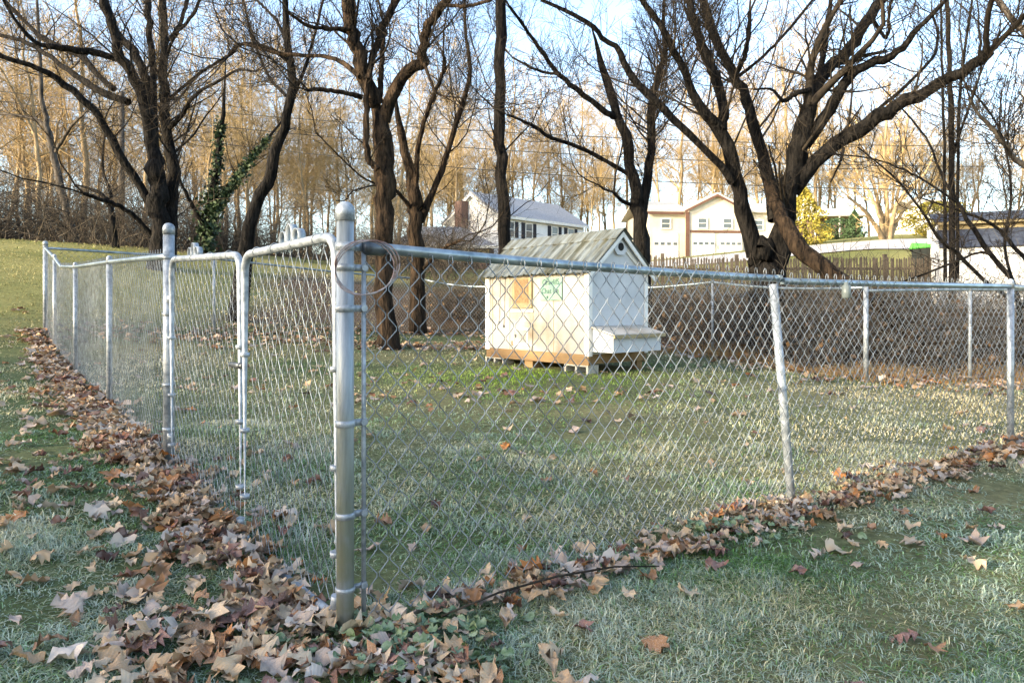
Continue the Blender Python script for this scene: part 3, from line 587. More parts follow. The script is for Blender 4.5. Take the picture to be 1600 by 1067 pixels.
def tree(name, label, d, limbs, n=(30, 160, 600), barkm='bark', twigm='twig', sides=10, group=None, rm=(.008, .0042, .0027), lr=(.42, .42, .55), up=(.25, .15, .12), base=True, lmaxs=(5, 2.2, 1.0), seed=1, rough=.08):
    r = np.random.default_rng(seed); LP_, LR_ = [], []; K = 22
    for li, L0 in enumerate(limbs):
        pts = L0[0]; d0, d1 = (L0[1], L0[2]) if len(L0) > 2 else ((0, L0[1]) if len(L0) > 1 else (0, 0))
        pts = [(p[0], p[1], p[2] if len(p) > 2 else None) for p in pts]
        wv = [p[2] for p in pts]
        ki = [i for i, w0 in enumerate(wv) if w0 is not None]; wv = np.interp(range(len(pts)), ki, [wv[i] for i in ki])
        A = []
        for i, p in enumerate(pts):
            t = i / (len(pts) - 1); dd = d + d0 + (d1 - d0) * t; q = P3(p[0], p[1], dd); A.append((q[0], q[1], q[2], wv[i] / 2 * dd / F * (.66 if li == 0 else .74)))
        A = np.array(A)
        if base and li == 0:
            A[0, 2] = h(A[0, 0], A[0, 1]) - .15
        q = resample(A, K); q[:, 3] = np.maximum(q[:, 3], .006)
        sm = (np.linspace(0, 1, K) * np.linspace(1, 0, K) * 4)[:, None]
        q[:, :3] += r.normal(size=(K, 3)) * q[:, 3:4] * .22 * sm
        if base and li == 0:
            q[:3, 3] *= np.array([1.4, 1.16, 1.04])
            if len(limbs) > 1: q[-4:, 3] *= np.array([.92, .8, .62, .4])
        LP_.append(q[:, :3]); LR_.append(q[:, 3])
    LP_ = np.array(LP_); LR_ = np.array(LR_)
    root = empty(name, (LP_[0, 0, 0], LP_[0, 0, 1], h(LP_[0, 0, 0], LP_[0, 0, 1]))); tag(root, label, 'tree', group)
    V, Q = tubes(LP_, LR_, sides)
    # knobbly bark
    ctr = np.repeat(LP_.reshape(-1, 3), sides, 0); dv = V - ctr
    V = ctr + dv * (1 + rough * r.normal(size=(len(V), 1)))
    loc = np.array(root.location)
    me = mesh_np('trunk', V - loc, Q, smooth=True); link('trunk', me, M[barkm], root)
    # limbs above the trunk carry the branches
    src = slice(0, None) if len(limbs) == 1 else slice(1, None)
    p1, r1 = grow(LP_[src], LR_[src], n[0], 9, lr[0], up[0], .60, .24, rm[0], .25, r, lmaxs[0], .12)
    # continuing leaders at limb tips
    tp = LP_[src]; tr = LR_[src]; big = tr[:, -1] > .012
    if big.any():
        d_ = tp[big][:, -1] - tp[big][:, -3]; d_ /= np.linalg.norm(d_, axis=1, keepdims=True) + 1e-9
        ext = []; er = []
        for s_ in range(2):
            dd = d_ + .35 * r.normal(size=d_.shape); dd /= np.linalg.norm(dd, axis=1, keepdims=True)
            o = np.empty((big.sum(), 9, 3)); o[:, 0] = tp[big][:, -1] - d_ * .03
            for k in range(1, 9):
                dd = dd + .2 * r.normal(size=dd.shape) + np.array([0, 0, .08]); dd /= np.linalg.norm(dd, axis=1, keepdims=True); o[:, k] = o[:, k - 1] + dd * .26 * (1.5 if s_ else 1)
            ext.append(o); er.append(tr[big][:, -1:] * .6 * np.linspace(1, .3, 9)[None])
        p1 = np.concatenate([p1] + ext); r1 = np.concatenate([r1] + er)
    p2, r2 = grow(np.concatenate([p1, LP_[src][:, ::3][:, :8].repeat(1, 0)[:, [0, 1, 2, 3, 4, 5, 6, 7, 7]]]) if False else p1, r1, n[1], 6, lr[1], up[1], .55, .42, rm[1], .15, r, lmaxs[1], .15)
    pb, rb_ = grow(LP_[src], LR_[src], n[1] // 4, 6, .16, .55, .7, .12, rm[1], .1, r, 8, .2)     # water sprouts
    p2 = np.concatenate([p2, pb]); r2 = np.concatenate([r2, rb_])
    p3, r3 = grow(p2, r2, n[2], 4, lr[2], up[2], .50, .55, rm[2], .1, r, lmaxs[2], .17)
    V, Q = join([tubes(p1, r1, 5), tubes(p2, r2, 3), tubes(p3, r3, 3)])
    link('crown', mesh_np('crown', V - loc, Q), M[twigm], root)
    root['_pts'] = 0
    return root, p1, p2

T = {}
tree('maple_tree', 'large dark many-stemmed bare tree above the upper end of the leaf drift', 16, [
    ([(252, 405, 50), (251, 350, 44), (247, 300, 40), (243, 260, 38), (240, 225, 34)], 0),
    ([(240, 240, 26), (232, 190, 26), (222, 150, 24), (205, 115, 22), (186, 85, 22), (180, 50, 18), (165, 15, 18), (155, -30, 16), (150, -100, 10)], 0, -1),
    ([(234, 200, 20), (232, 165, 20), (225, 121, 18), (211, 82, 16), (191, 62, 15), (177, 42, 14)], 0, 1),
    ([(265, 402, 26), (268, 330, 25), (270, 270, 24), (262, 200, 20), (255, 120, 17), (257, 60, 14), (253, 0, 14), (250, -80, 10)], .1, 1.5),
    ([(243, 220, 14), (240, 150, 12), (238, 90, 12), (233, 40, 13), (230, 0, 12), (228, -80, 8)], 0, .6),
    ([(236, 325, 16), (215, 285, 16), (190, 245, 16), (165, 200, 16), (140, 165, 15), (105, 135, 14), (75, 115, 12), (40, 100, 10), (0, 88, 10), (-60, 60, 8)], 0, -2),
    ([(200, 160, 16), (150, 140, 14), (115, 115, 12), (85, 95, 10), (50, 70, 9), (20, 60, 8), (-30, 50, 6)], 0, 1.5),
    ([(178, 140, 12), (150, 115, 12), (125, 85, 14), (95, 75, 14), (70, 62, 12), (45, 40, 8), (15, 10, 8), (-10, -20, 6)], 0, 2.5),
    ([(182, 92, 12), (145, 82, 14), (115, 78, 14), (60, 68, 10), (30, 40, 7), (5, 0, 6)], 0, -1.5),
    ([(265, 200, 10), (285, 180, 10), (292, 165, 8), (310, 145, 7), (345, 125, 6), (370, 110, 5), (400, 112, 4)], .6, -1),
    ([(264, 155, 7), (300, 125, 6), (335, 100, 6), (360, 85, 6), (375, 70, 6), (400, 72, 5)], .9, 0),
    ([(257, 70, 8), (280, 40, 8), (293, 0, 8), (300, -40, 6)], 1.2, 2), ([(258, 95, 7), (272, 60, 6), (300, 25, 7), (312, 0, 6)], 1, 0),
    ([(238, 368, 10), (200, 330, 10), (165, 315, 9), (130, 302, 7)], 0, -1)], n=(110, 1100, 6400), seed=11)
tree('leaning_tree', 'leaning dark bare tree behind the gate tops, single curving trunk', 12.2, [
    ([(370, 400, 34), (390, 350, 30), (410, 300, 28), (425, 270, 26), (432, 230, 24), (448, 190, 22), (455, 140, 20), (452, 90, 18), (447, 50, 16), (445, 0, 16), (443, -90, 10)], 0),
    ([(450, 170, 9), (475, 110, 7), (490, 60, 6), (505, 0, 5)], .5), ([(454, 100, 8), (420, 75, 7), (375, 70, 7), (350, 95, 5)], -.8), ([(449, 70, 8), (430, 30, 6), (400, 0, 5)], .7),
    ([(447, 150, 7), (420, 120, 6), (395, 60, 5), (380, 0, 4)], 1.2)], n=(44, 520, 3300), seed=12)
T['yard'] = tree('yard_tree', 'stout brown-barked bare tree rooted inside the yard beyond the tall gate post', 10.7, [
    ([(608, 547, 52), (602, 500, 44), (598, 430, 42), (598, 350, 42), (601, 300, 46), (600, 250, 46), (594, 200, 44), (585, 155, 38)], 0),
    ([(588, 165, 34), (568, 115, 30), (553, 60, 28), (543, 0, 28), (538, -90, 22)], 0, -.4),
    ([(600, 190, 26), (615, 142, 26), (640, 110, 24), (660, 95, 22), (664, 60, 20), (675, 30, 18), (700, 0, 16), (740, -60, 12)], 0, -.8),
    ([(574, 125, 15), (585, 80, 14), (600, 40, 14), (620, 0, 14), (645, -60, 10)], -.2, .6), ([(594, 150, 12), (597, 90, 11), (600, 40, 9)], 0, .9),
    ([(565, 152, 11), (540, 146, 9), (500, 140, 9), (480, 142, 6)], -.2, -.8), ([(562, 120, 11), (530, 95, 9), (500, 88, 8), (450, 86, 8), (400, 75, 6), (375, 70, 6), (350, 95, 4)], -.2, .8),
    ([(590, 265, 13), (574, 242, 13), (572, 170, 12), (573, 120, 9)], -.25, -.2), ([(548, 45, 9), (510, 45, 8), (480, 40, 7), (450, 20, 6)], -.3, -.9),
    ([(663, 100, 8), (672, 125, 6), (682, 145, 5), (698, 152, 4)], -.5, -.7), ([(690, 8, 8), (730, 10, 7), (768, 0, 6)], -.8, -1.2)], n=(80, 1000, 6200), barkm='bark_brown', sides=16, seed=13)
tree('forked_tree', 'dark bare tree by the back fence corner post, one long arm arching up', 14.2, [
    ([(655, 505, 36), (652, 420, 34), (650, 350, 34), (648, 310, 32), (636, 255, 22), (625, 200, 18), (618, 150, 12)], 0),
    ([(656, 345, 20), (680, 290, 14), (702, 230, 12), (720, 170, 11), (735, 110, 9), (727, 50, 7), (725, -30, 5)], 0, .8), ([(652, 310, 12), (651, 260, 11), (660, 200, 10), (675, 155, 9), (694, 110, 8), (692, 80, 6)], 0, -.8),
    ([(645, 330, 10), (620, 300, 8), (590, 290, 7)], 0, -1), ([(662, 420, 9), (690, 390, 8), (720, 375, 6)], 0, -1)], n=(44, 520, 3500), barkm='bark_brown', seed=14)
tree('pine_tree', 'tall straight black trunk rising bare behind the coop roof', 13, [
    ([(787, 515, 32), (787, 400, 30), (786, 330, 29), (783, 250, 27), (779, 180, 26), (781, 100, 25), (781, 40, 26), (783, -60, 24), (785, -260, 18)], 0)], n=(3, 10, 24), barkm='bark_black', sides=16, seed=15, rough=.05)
tree('coop_tree', 'dark bare tree forking low behind the coop gable', 14.2, [
    ([(1004, 480, 42), (1003, 400, 38), (1001, 350, 35), (997, 315, 31), (988, 270, 26), (978, 220, 24), (965, 185, 22), (955, 150, 20), (942, 110, 16), (935, 80, 13), (925, 45, 9)], 0),
    ([(960, 183, 14), (945, 174, 13), (899, 139, 11), (874, 117, 10), (850, 87, 9), (822, 46, 7), (796, 10, 5)], 0, -1), ([(982, 272, 9), (935, 245, 9), (890, 225, 8), (860, 215, 8), (830, 195, 7), (795, 180, 5)], 0, -1.2),
    ([(1002, 335, 23), (1012, 275, 18), (1018, 220, 18), (1020, 160, 16), (1030, 115, 16), (1040, 90, 12), (1036, 40, 8), (1040, -50, 6)], 0, 1), ([(874, 117, 6), (840, 110, 5), (800, 90, 4)], -.9, -.6),
    ([(985, 320, 9), (970, 312, 8), (958, 300, 7)], 0, -.5)], n=(70, 850, 6000), seed=16)
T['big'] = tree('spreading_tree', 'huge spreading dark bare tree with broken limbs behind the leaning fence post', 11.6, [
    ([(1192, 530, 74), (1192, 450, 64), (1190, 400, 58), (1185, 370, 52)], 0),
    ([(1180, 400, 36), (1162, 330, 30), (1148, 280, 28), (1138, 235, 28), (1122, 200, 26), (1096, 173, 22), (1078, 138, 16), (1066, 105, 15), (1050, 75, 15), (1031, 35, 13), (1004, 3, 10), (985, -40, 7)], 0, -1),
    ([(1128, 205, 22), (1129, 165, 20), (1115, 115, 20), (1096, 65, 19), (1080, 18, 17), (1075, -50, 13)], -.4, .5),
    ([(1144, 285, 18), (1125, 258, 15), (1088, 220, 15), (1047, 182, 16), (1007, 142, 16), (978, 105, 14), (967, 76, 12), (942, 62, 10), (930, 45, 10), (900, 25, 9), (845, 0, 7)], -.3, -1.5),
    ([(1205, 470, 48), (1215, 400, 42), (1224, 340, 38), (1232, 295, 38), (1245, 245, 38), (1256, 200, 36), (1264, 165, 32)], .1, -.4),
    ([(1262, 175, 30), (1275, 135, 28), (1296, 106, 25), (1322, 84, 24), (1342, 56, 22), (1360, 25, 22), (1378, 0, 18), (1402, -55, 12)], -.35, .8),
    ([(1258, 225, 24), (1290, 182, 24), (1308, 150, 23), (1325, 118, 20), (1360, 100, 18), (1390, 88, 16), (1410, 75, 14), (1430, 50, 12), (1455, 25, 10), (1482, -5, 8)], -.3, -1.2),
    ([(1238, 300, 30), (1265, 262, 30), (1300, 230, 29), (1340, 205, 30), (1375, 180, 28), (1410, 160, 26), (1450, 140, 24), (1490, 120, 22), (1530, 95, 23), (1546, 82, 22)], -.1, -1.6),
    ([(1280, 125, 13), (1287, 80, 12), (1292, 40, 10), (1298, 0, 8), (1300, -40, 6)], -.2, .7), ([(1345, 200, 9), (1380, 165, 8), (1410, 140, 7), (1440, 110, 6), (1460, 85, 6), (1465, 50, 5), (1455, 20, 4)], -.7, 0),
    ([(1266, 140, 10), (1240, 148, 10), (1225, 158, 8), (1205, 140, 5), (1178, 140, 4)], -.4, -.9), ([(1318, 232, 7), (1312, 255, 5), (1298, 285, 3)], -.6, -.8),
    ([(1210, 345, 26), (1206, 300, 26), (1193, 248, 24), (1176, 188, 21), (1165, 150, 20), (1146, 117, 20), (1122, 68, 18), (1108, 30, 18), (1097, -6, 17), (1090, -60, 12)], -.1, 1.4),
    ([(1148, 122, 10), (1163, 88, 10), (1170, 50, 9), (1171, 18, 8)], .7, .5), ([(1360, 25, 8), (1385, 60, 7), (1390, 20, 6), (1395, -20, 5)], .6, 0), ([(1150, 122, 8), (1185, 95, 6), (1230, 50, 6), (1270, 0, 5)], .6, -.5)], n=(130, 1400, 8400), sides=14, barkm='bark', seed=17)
# its broken stem slumped to the ground
pts = [(1203, 285, 24), (1212, 320, 28), (1228, 352, 34), (1255, 390, 37), (1292, 422, 35), (1345, 458, 29), (1405, 505, 25), (1452, 562, 23)]
A = np.array([np.append(P3(a, b_, 11.3 - 1.6 * i / 7), w0 / 2 * .70 * 11 / F) for i, (a, b_, w0) in enumerate(pts)]); q = resample(A, 26); q[-1, 2] = h(q[-1, 0], q[-1, 1]) - .05
q[:, :3] += rng.normal(size=(26, 3)) * .015
V, Q = tubes(q[None, :, :3], q[None, :, 3], 14); V = V + rng.normal(size=V.shape) * .006
tag(link('fallen_log', mesh_np('fallen_log', V, Q, smooth=True), M['bark_brown']), 'broken brown trunk slanting from the huge tree down to the weeds', 'log')
tree('roadside_tree', 'sunlit vase-shaped bare tree by the pale road', 40, [
    ([(1386, 402, 26), (1386, 388, 22), (1385, 372, 22)], 0),
    ([(1381, 378, 12), (1366, 348, 9), (1350, 328, 7), (1325, 308, 5)], -2), ([(1383, 375, 12), (1376, 330, 8), (1362, 280, 6), (1350, 215, 4)], 2), ([(1390, 375, 11), (1396, 335, 8), (1412, 302, 7), (1445, 272, 5)], -2),
    ([(1386, 370, 10), (1386, 320, 7), (1382, 250, 5), (1386, 180, 4)], 0), ([(1392, 370, 11), (1406, 338, 7), (1428, 312, 6), (1458, 300, 4)], 2), ([(1384, 372, 9), (1368, 320, 7), (1340, 270, 5), (1318, 225, 4)], 1),
    ([(1390, 368, 9), (1402, 310, 6), (1410, 240, 5), (1420, 180, 4)], -1)], n=(50, 300, 1300), barkm='bark_far', twigm='twig_far', rm=(.03, .018, .013), lmaxs=(6, 3, 1.8), seed=18)
tree('slender_tree', 'clump of slender dark upright stems beside the barn-roofed shed', 17, [
    ([(1488, 440, 15), (1487, 330, 13), (1486, 200, 12), (1484, 100, 10), (1480, 0, 9), (1478, -80, 6)], 0), ([(1477, 440, 7), (1476, 250, 6), (1472, 100, 5), (1470, -20, 4)], .5), ([(1496, 440, 7), (1497, 250, 6), (1500, 150, 6), (1510, 60, 5), (1522, -20, 4)], -.6),
    ([(1486, 250, 6), (1510, 180, 5), (1530, 120, 4), (1540, 60, 3)], .5)], n=(50, 480, 2600), seed=19)
tree('sapling_tree', 'tangled multi-stemmed sapling arching in front of the white shed wall', 9.6, [
    ([(1600, 500, 11), (1590, 462, 11), (1560, 412, 11), (1535, 380, 11), (1515, 350, 10), (1500, 320, 9), (1480, 290, 7), (1465, 260, 6), (1450, 220, 5), (1400, 160, 4), (1340, 100, 3)], 0),
    ([(1585, 470, 9), (1540, 440, 8), (1500, 400, 8), (1470, 375, 7), (1440, 330, 5), (1400, 280, 4), (1340, 230, 3)], 0, -1), ([(1600, 480, 9), (1610, 420, 9), (1580, 380, 8), (1550, 350, 7), (1500, 330, 5), (1440, 310, 3)], 0, 1),
    ([(1552, 400, 6), (1530, 395, 5), (1490, 410, 5), (1440, 430, 4), (1395, 445, 3)], 0, .3), ([(1500, 320, 5), (1440, 280, 4), (1370, 250, 3), (1290, 240, 3)], 0, -.6), ([(1590, 470, 6), (1570, 380, 6), (1580, 300, 5), (1560, 200, 4), (1500, 120, 3)], 0, .8)], n=(60, 420, 1500), seed=20, rm=(.007, .0045, .0035), lr=(.3, .35, .4))
tree('overhanging_tree', 'grey mottled limbs reaching in beside the shed from outside the fence', 10.5, [
    ([(1850, 520, 40), (1840, 400, 36), (1800, 250, 32), (1740, 150, 26)], 0),
    ([(1800, 380, 16), (1700, 310, 13), (1600, 258, 11), (1575, 232, 10), (1555, 205, 9), (1530, 180, 7), (1515, 155, 6)], 0, -.6), ([(1740, 160, 22), (1660, 100, 18), (1610, 58, 16), (1590, 40, 14), (1570, 15, 12), (1550, -15, 10)], 0, .5),
    ([(1740, 150, 16), (1700, 60, 12), (1680, -20, 9)], 0)], n=(50, 520, 3400), barkm='bark_grey', seed=21)
ivy_t, p1_, p2_ = tree('ivy_tree', 'bare tree wrapped in dark green ivy beyond the gate', 20, [
    ([(318, 402, 26), (324, 350, 22), (334, 300, 18), (340, 250, 14), (345, 200, 11), (350, 160, 8), (353, 90, 5)], 0), ([(330, 335, 14), (365, 282, 10), (392, 250, 8), (420, 215, 6), (440, 190, 4)], 0, 1), ([(322, 360, 10), (300, 320, 8), (285, 290, 6), (270, 250, 4)], 0, -1)], n=(34, 260, 1200), seed=22)
lv = []
for (x0, y0, x1, y1, wd, k) in ((318, 400, 334, 300, 17, 1900), (334, 300, 345, 190, 9, 650), (330, 335, 392, 250, 10, 850), (392, 250, 420, 215, 6, 200)):
    t = rng.random(k); px = x0 + (x1 - x0) * t + rng.normal(size=k) * wd * .5; py = y0 + (y1 - y0) * t + rng.normal(size=k) * 4
    dd = 20 + rng.normal(size=k) * wd * .5 * 20 / F
    lv.append(np.stack([(px - 800) / F * dd, dd, CZ + (YH - py) / F * dd], -1))
def leaf_cloud(C_, size, r=None):
    r = r or rng; n_ = len(C_); a = r.normal(size=(n_, 3)); a /= np.linalg.norm(a, axis=1, keepdims=True); b_ = np.cross(a, r.normal(size=(n_, 3))); b_ /= np.linalg.norm(b_, axis=1, keepdims=True)
    s = size * r.uniform(.6, 1.3, (n_, 1)); V = np.stack([C_ - a * s, C_ + b_ * s * .6, C_ + a * s, C_ - b_ * s * .6], 1).reshape(-1, 3)
    return V, np.arange(4 * n_).reshape(-1, 4)
V, Q = leaf_cloud(np.concatenate(lv), .065); link('ivy', mesh_np('ivy', V - np.array(ivy_t.location), Q), M['ivy'], ivy_t)
tree('hillside_tree', 'grey bare tree leaning at the wood edge on the hill crest', 22, [
    ([(122, 395, 17), (106, 340, 16), (95, 290, 16), (82, 230, 15), (72, 190, 12), (65, 150, 10), (62, 80, 8), (58, 0, 6), (55, -60, 4)], 0), ([(75, 200, 8), (50, 185, 7), (0, 178, 5), (-40, 180, 4)], 1), ([(85, 240, 7), (110, 200, 6), (140, 170, 4)], -1)], n=(30, 200, 900), barkm='bark_grey', seed=23)
tree('crooked_tree', 'small crooked dark tree at the wood edge below the many-stemmed tree', 19, [
    ([(182, 392, 15), (176, 345, 11), (165, 310, 9), (140, 295, 7), (115, 288, 5)], 0), ([(178, 350, 8), (172, 300, 7), (160, 260, 5), (165, 200, 4)], 1)], n=(18, 110, 420), seed=24)
# utility pole and cables on the hillside
po = P3(190, 395, 30); m = MB().tube([(0, 0, -.4), (0, 0, 6.8)], [.14, .11], 12)
pole = m.build('utility_pole', M['bark_grey'], None, True); pole.location = (po[0], po[1], h(po[0], po[1])); tag(pole, 'weathered grey utility pole among the hillside trees', 'utility pole')
for i, (ya, yb, lb) in enumerate(((128, 196, 'uppermost sagging power cable crossing in front of the woods'), (137, 226, 'middle sagging power cable crossing in front of the woods'), (150, 262, 'lowest sagging power cable crossing in front of the woods'))):
    a = P3(-260, ya - 15, 30); b_ = P3(1900, yb + 30, 30); q = []
    for t in np.linspace(0, 1, 40): c = a * (1 - t) + b_ * t; c[2] -= 4 * t * (1 - t) * (1.1 + .25 * i); q.append(tuple(c))
    tag(MB().tube(q, .016, 5).build('power_line', M['cable'], None), lb, 'cable')

# woodland copies
def proto(seed, ht, n=(22, 150, 1050), spread=.66, tw=.0095):
    r = np.random.default_rng(seed); K = 16
    z = np.linspace(-.3, ht, K); x = np.cumsum(r.normal(size=K)) * .10; y = np.cumsum(r.normal(size=K)) * .10; x -= x[0]; y -= y[0]
    tp = np.stack([x, y, z], -1)[None]; tr = (ht * .0098 * np.linspace(1, .14, K))[None]; tr[0, 0] *= 1.3
    if r.random() < .45:
        k = r.integers(3, 7); t2 = tp[:, k:].copy(); t2 = np.stack([np.interp(np.linspace(0, 1, K), np.linspace(0, 1, K - k), t2[0, :, j]) for j in range(3)], -1)[None]; a = r.uniform(0, 6.28)
        s_ = np.linspace(0, 1, K)[:, None] * np.array([[math.cos(a), math.sin(a), 0]]) * ht * .22; t2 = t2 + s_[None]
        tp = np.concatenate([tp, t2]); tr = np.concatenate([tr, (tr[0, k] * .8 * np.linspace(1, .15, K))[None]])
    p1, r1 = grow(tp, tr, n[0], 8, .40, .22, spread, .42, .02, .25, r, 20, .14)
    p2, r2 = grow(np.concatenate([p1]), r1, n[1], 6, .46, .12, .6, .5, tw * 1.2, .12, r, 6, .18)
    p3, r3 = grow(p2, r2, n[2], 4, .62, .08, .55, .6, tw, .05, r, 2.4, .2)
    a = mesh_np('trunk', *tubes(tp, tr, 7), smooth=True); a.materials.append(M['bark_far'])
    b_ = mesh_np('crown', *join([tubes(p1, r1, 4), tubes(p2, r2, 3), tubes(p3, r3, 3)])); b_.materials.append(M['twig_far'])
    return a, b_, len(tp) > 1, ht
PROTO = [proto(100 + i, ht) for i, ht in enumerate((13, 15, 12, 16, 10, 14, 11))]
def put_tree(px, d, sc, k, label, group, name='woodland_tree'):
    x = X(px, d); t = empty(name, (x, d, h(x, d)), rng.uniform(0, 6.28)); t.scale = (sc, sc, sc * rng.uniform(.9, 1.1)); a, b_, fk, ht = PROTO[k % 7]; hh = ht * sc; tag(t, ('towering ' if hh > 18 else 'middling ' if hh > 12 else 'short ') + ('forked ' if fk else 'straight ') + label, 'tree', group)
    pass; link('trunk', a, None, t); link('crown', b_, None, t); return t
lab = {'l': ('bare tree in the sunlit wood along the hill crest', 'hill crest wood'), 'm': ('bare tree behind the white two-storey house', 'wood behind the white house'), 'r': ('bare sunlit tree on the slope behind the garage house', 'wood behind the garage house'), 'g': ('bare sunlit tree between the gate and the white house', 'wood left of the white house')}
cnt = 0
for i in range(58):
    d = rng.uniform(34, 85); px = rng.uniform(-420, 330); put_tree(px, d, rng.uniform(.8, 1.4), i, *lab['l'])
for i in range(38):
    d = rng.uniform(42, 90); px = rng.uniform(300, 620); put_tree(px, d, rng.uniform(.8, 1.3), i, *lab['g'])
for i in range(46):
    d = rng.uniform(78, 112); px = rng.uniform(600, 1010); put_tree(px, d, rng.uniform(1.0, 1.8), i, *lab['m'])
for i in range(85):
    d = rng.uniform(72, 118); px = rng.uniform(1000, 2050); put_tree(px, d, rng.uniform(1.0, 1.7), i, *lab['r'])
# thickets
def bush_mesh(seed, n_, ht, wd, rad):
    r = np.random.default_rng(seed); K = 6; c = r.normal(size=(n_, 2)) * wd * .4; P = np.zeros((n_, K, 3)); P[:, 0, :2] = c; P[:, 0, 2] = -.05
    d = np.concatenate([r.normal(size=(n_, 2)) * .45, np.ones((n_, 1))], 1); st = r.uniform(.4, 1.15, (n_, 1)) * ht / (K - 1)
    for k in range(1, K):
        d = d + r.normal(size=(n_, 3)) * .24 - np.array([0, 0, .14 * k / 2]); d /= np.linalg.norm(d, axis=1, keepdims=True); P[:, k] = P[:, k - 1] + d * st * 1.25
    Rr = rad * r.uniform(.6, 1.3, (n_, 1)) * np.linspace(1, .4, K)[None]
    p2, r2 = grow(P, Rr, n_ * 3, 4, .35, .1, .6, .6, rad * .5, .15, r, 3, .3)
    return mesh_np('stems', *join([tubes(P, Rr, 4), tubes(p2, r2, 3)]))
BUSH = [bush_mesh(200 + i, 130, 1.5, 1.6, .006) for i in range(3)]
for b_ in BUSH: b_.materials.append(M['bramble'])
lcl = [leaf_cloud(np.random.default_rng(5 + i).normal(size=(160, 3)) * np.array([.75, .75, .28]) + np.array([0, 0, .3]), .045) for i in range(3)]
BLEAF = [mesh_np('dry_leaves', V, Q) for V, Q in lcl]
for b_ in BLEAF: b_.materials.append(M['rustleaf'])
def put_bush(x, y, sc, label, group, leaves=True):
    k = rng.integers(0, 3); t = empty('bramble_bush', (x, y, h(x, y)), rng.uniform(0, 6.28)); t.scale = (sc, sc, sc * rng.uniform(.85, 1.15)); tag(t, ('big ' if sc > (1.6 if 'crest' in label else .97) else 'small ') + label, 'bush', group)
    link('stems', BUSH[k], None, t)
    if leaves: link('dry_leaves', BLEAF[k], None, t)
for i in range(27):
    t = rng.random(); a = np.array([3.9, 12.3]); 
    x = rng.uniform(3.2, 12.5); y0 = np.interp(x, [3.2, 4.3, 5.7, 12.5], [11.4, 9.2, 9.3, 10.3]); put_bush(x, y0 + rng.uniform(.3, 5.5), rng.uniform(.75, 1.15), 'tangled brown bramble behind the fence to the side of the coop', 'brambles beyond the fence')
for i in range(12): x = rng.uniform(-1.6, 3.2); put_bush(x, np.interp(x, [-1.9, 1.2, 3.2], [15.0, 13.6, 11.8]) + rng.uniform(.3, 2.5), rng.uniform(.5, .85), 'dark bramble behind the coop along the sagging fence', 'brambles behind the coop')
for i in range(22): put_bush(rng.uniform(-22, -10), rng.uniform(20, 27), rng.uniform(1.2, 2.1), 'tangled brush at the edge of the hill crest wood', 'brush on the hill crest', False)
for i in range(16): x = rng.uniform(-11, -2.2); put_bush(x, rng.uniform(20, 30), rng.uniform(1.0, 1.6), 'bare brush beyond the back fence under the ivy tree', 'brush beyond the gate', False)

# golden evergreen and dark shrubs
def evergreen(px, d, ht, wd, m, label, name, seed, n_=5000, round_=False, loc=None, group=None, leaf=.09):
    r = np.random.default_rng(seed); x, y = (X(px, d), d) if loc is None else loc; t = empty(name, (x, y, h(x, y))); tag(t, label, 'tree' if not round_ else 'shrub', group)
    z = r.random(n_) ** (1.0 if round_ else 1.25); a = r.uniform(0, 6.28, n_)
    prof = np.sqrt(np.clip(1 - (2 * z - 1) ** 2, 0, 1)) if round_ else (1 - z) ** .75 * np.minimum(1, z * 6 + .55)
    lob = 1 + .24 * np.sin(a * 5 + z * 9) + .22 * np.sin(a * 3 - z * 17) + .12 * np.sin(a * 11 + z * 31)
    rad = wd * .5 * prof * lob * r.uniform(.55, 1.05, n_) ** .5
    V, Q = leaf_cloud(np.stack([np.cos(a) * rad, np.sin(a) * rad, z * ht + .05], -1), leaf, r)
    link('crown', mesh_np('crown', V, Q), M[m], t); MB().tube([(0, 0, -.2), (0, 0, ht * .7)], [wd * .05, wd * .015], 8).build('trunk', M['bark'], t); return t
evergreen(1258, 43, 3.6, 3.0, 'gold', 'golden yellow evergreen cone beside the garage house', 'golden_evergreen', 31, 4200, leaf=.085)
evergreen(1308, 62, 2.0, 3.0, 'evergreen', 'dark clipped shrub in front of the porch', 'dark_shrub', 32, 2500, True)
evergreen(1335, 60, 2.6, 1.8, 'evergreen', 'dark green conifer beside the porch', 'green_conifer', 33, 2500)
evergreen(1462, 44, 2.2, 3.6, 'gold', 'low yellow shrub beside the barn-roofed shed', 'yellow_shrub', 34, 3500, True)

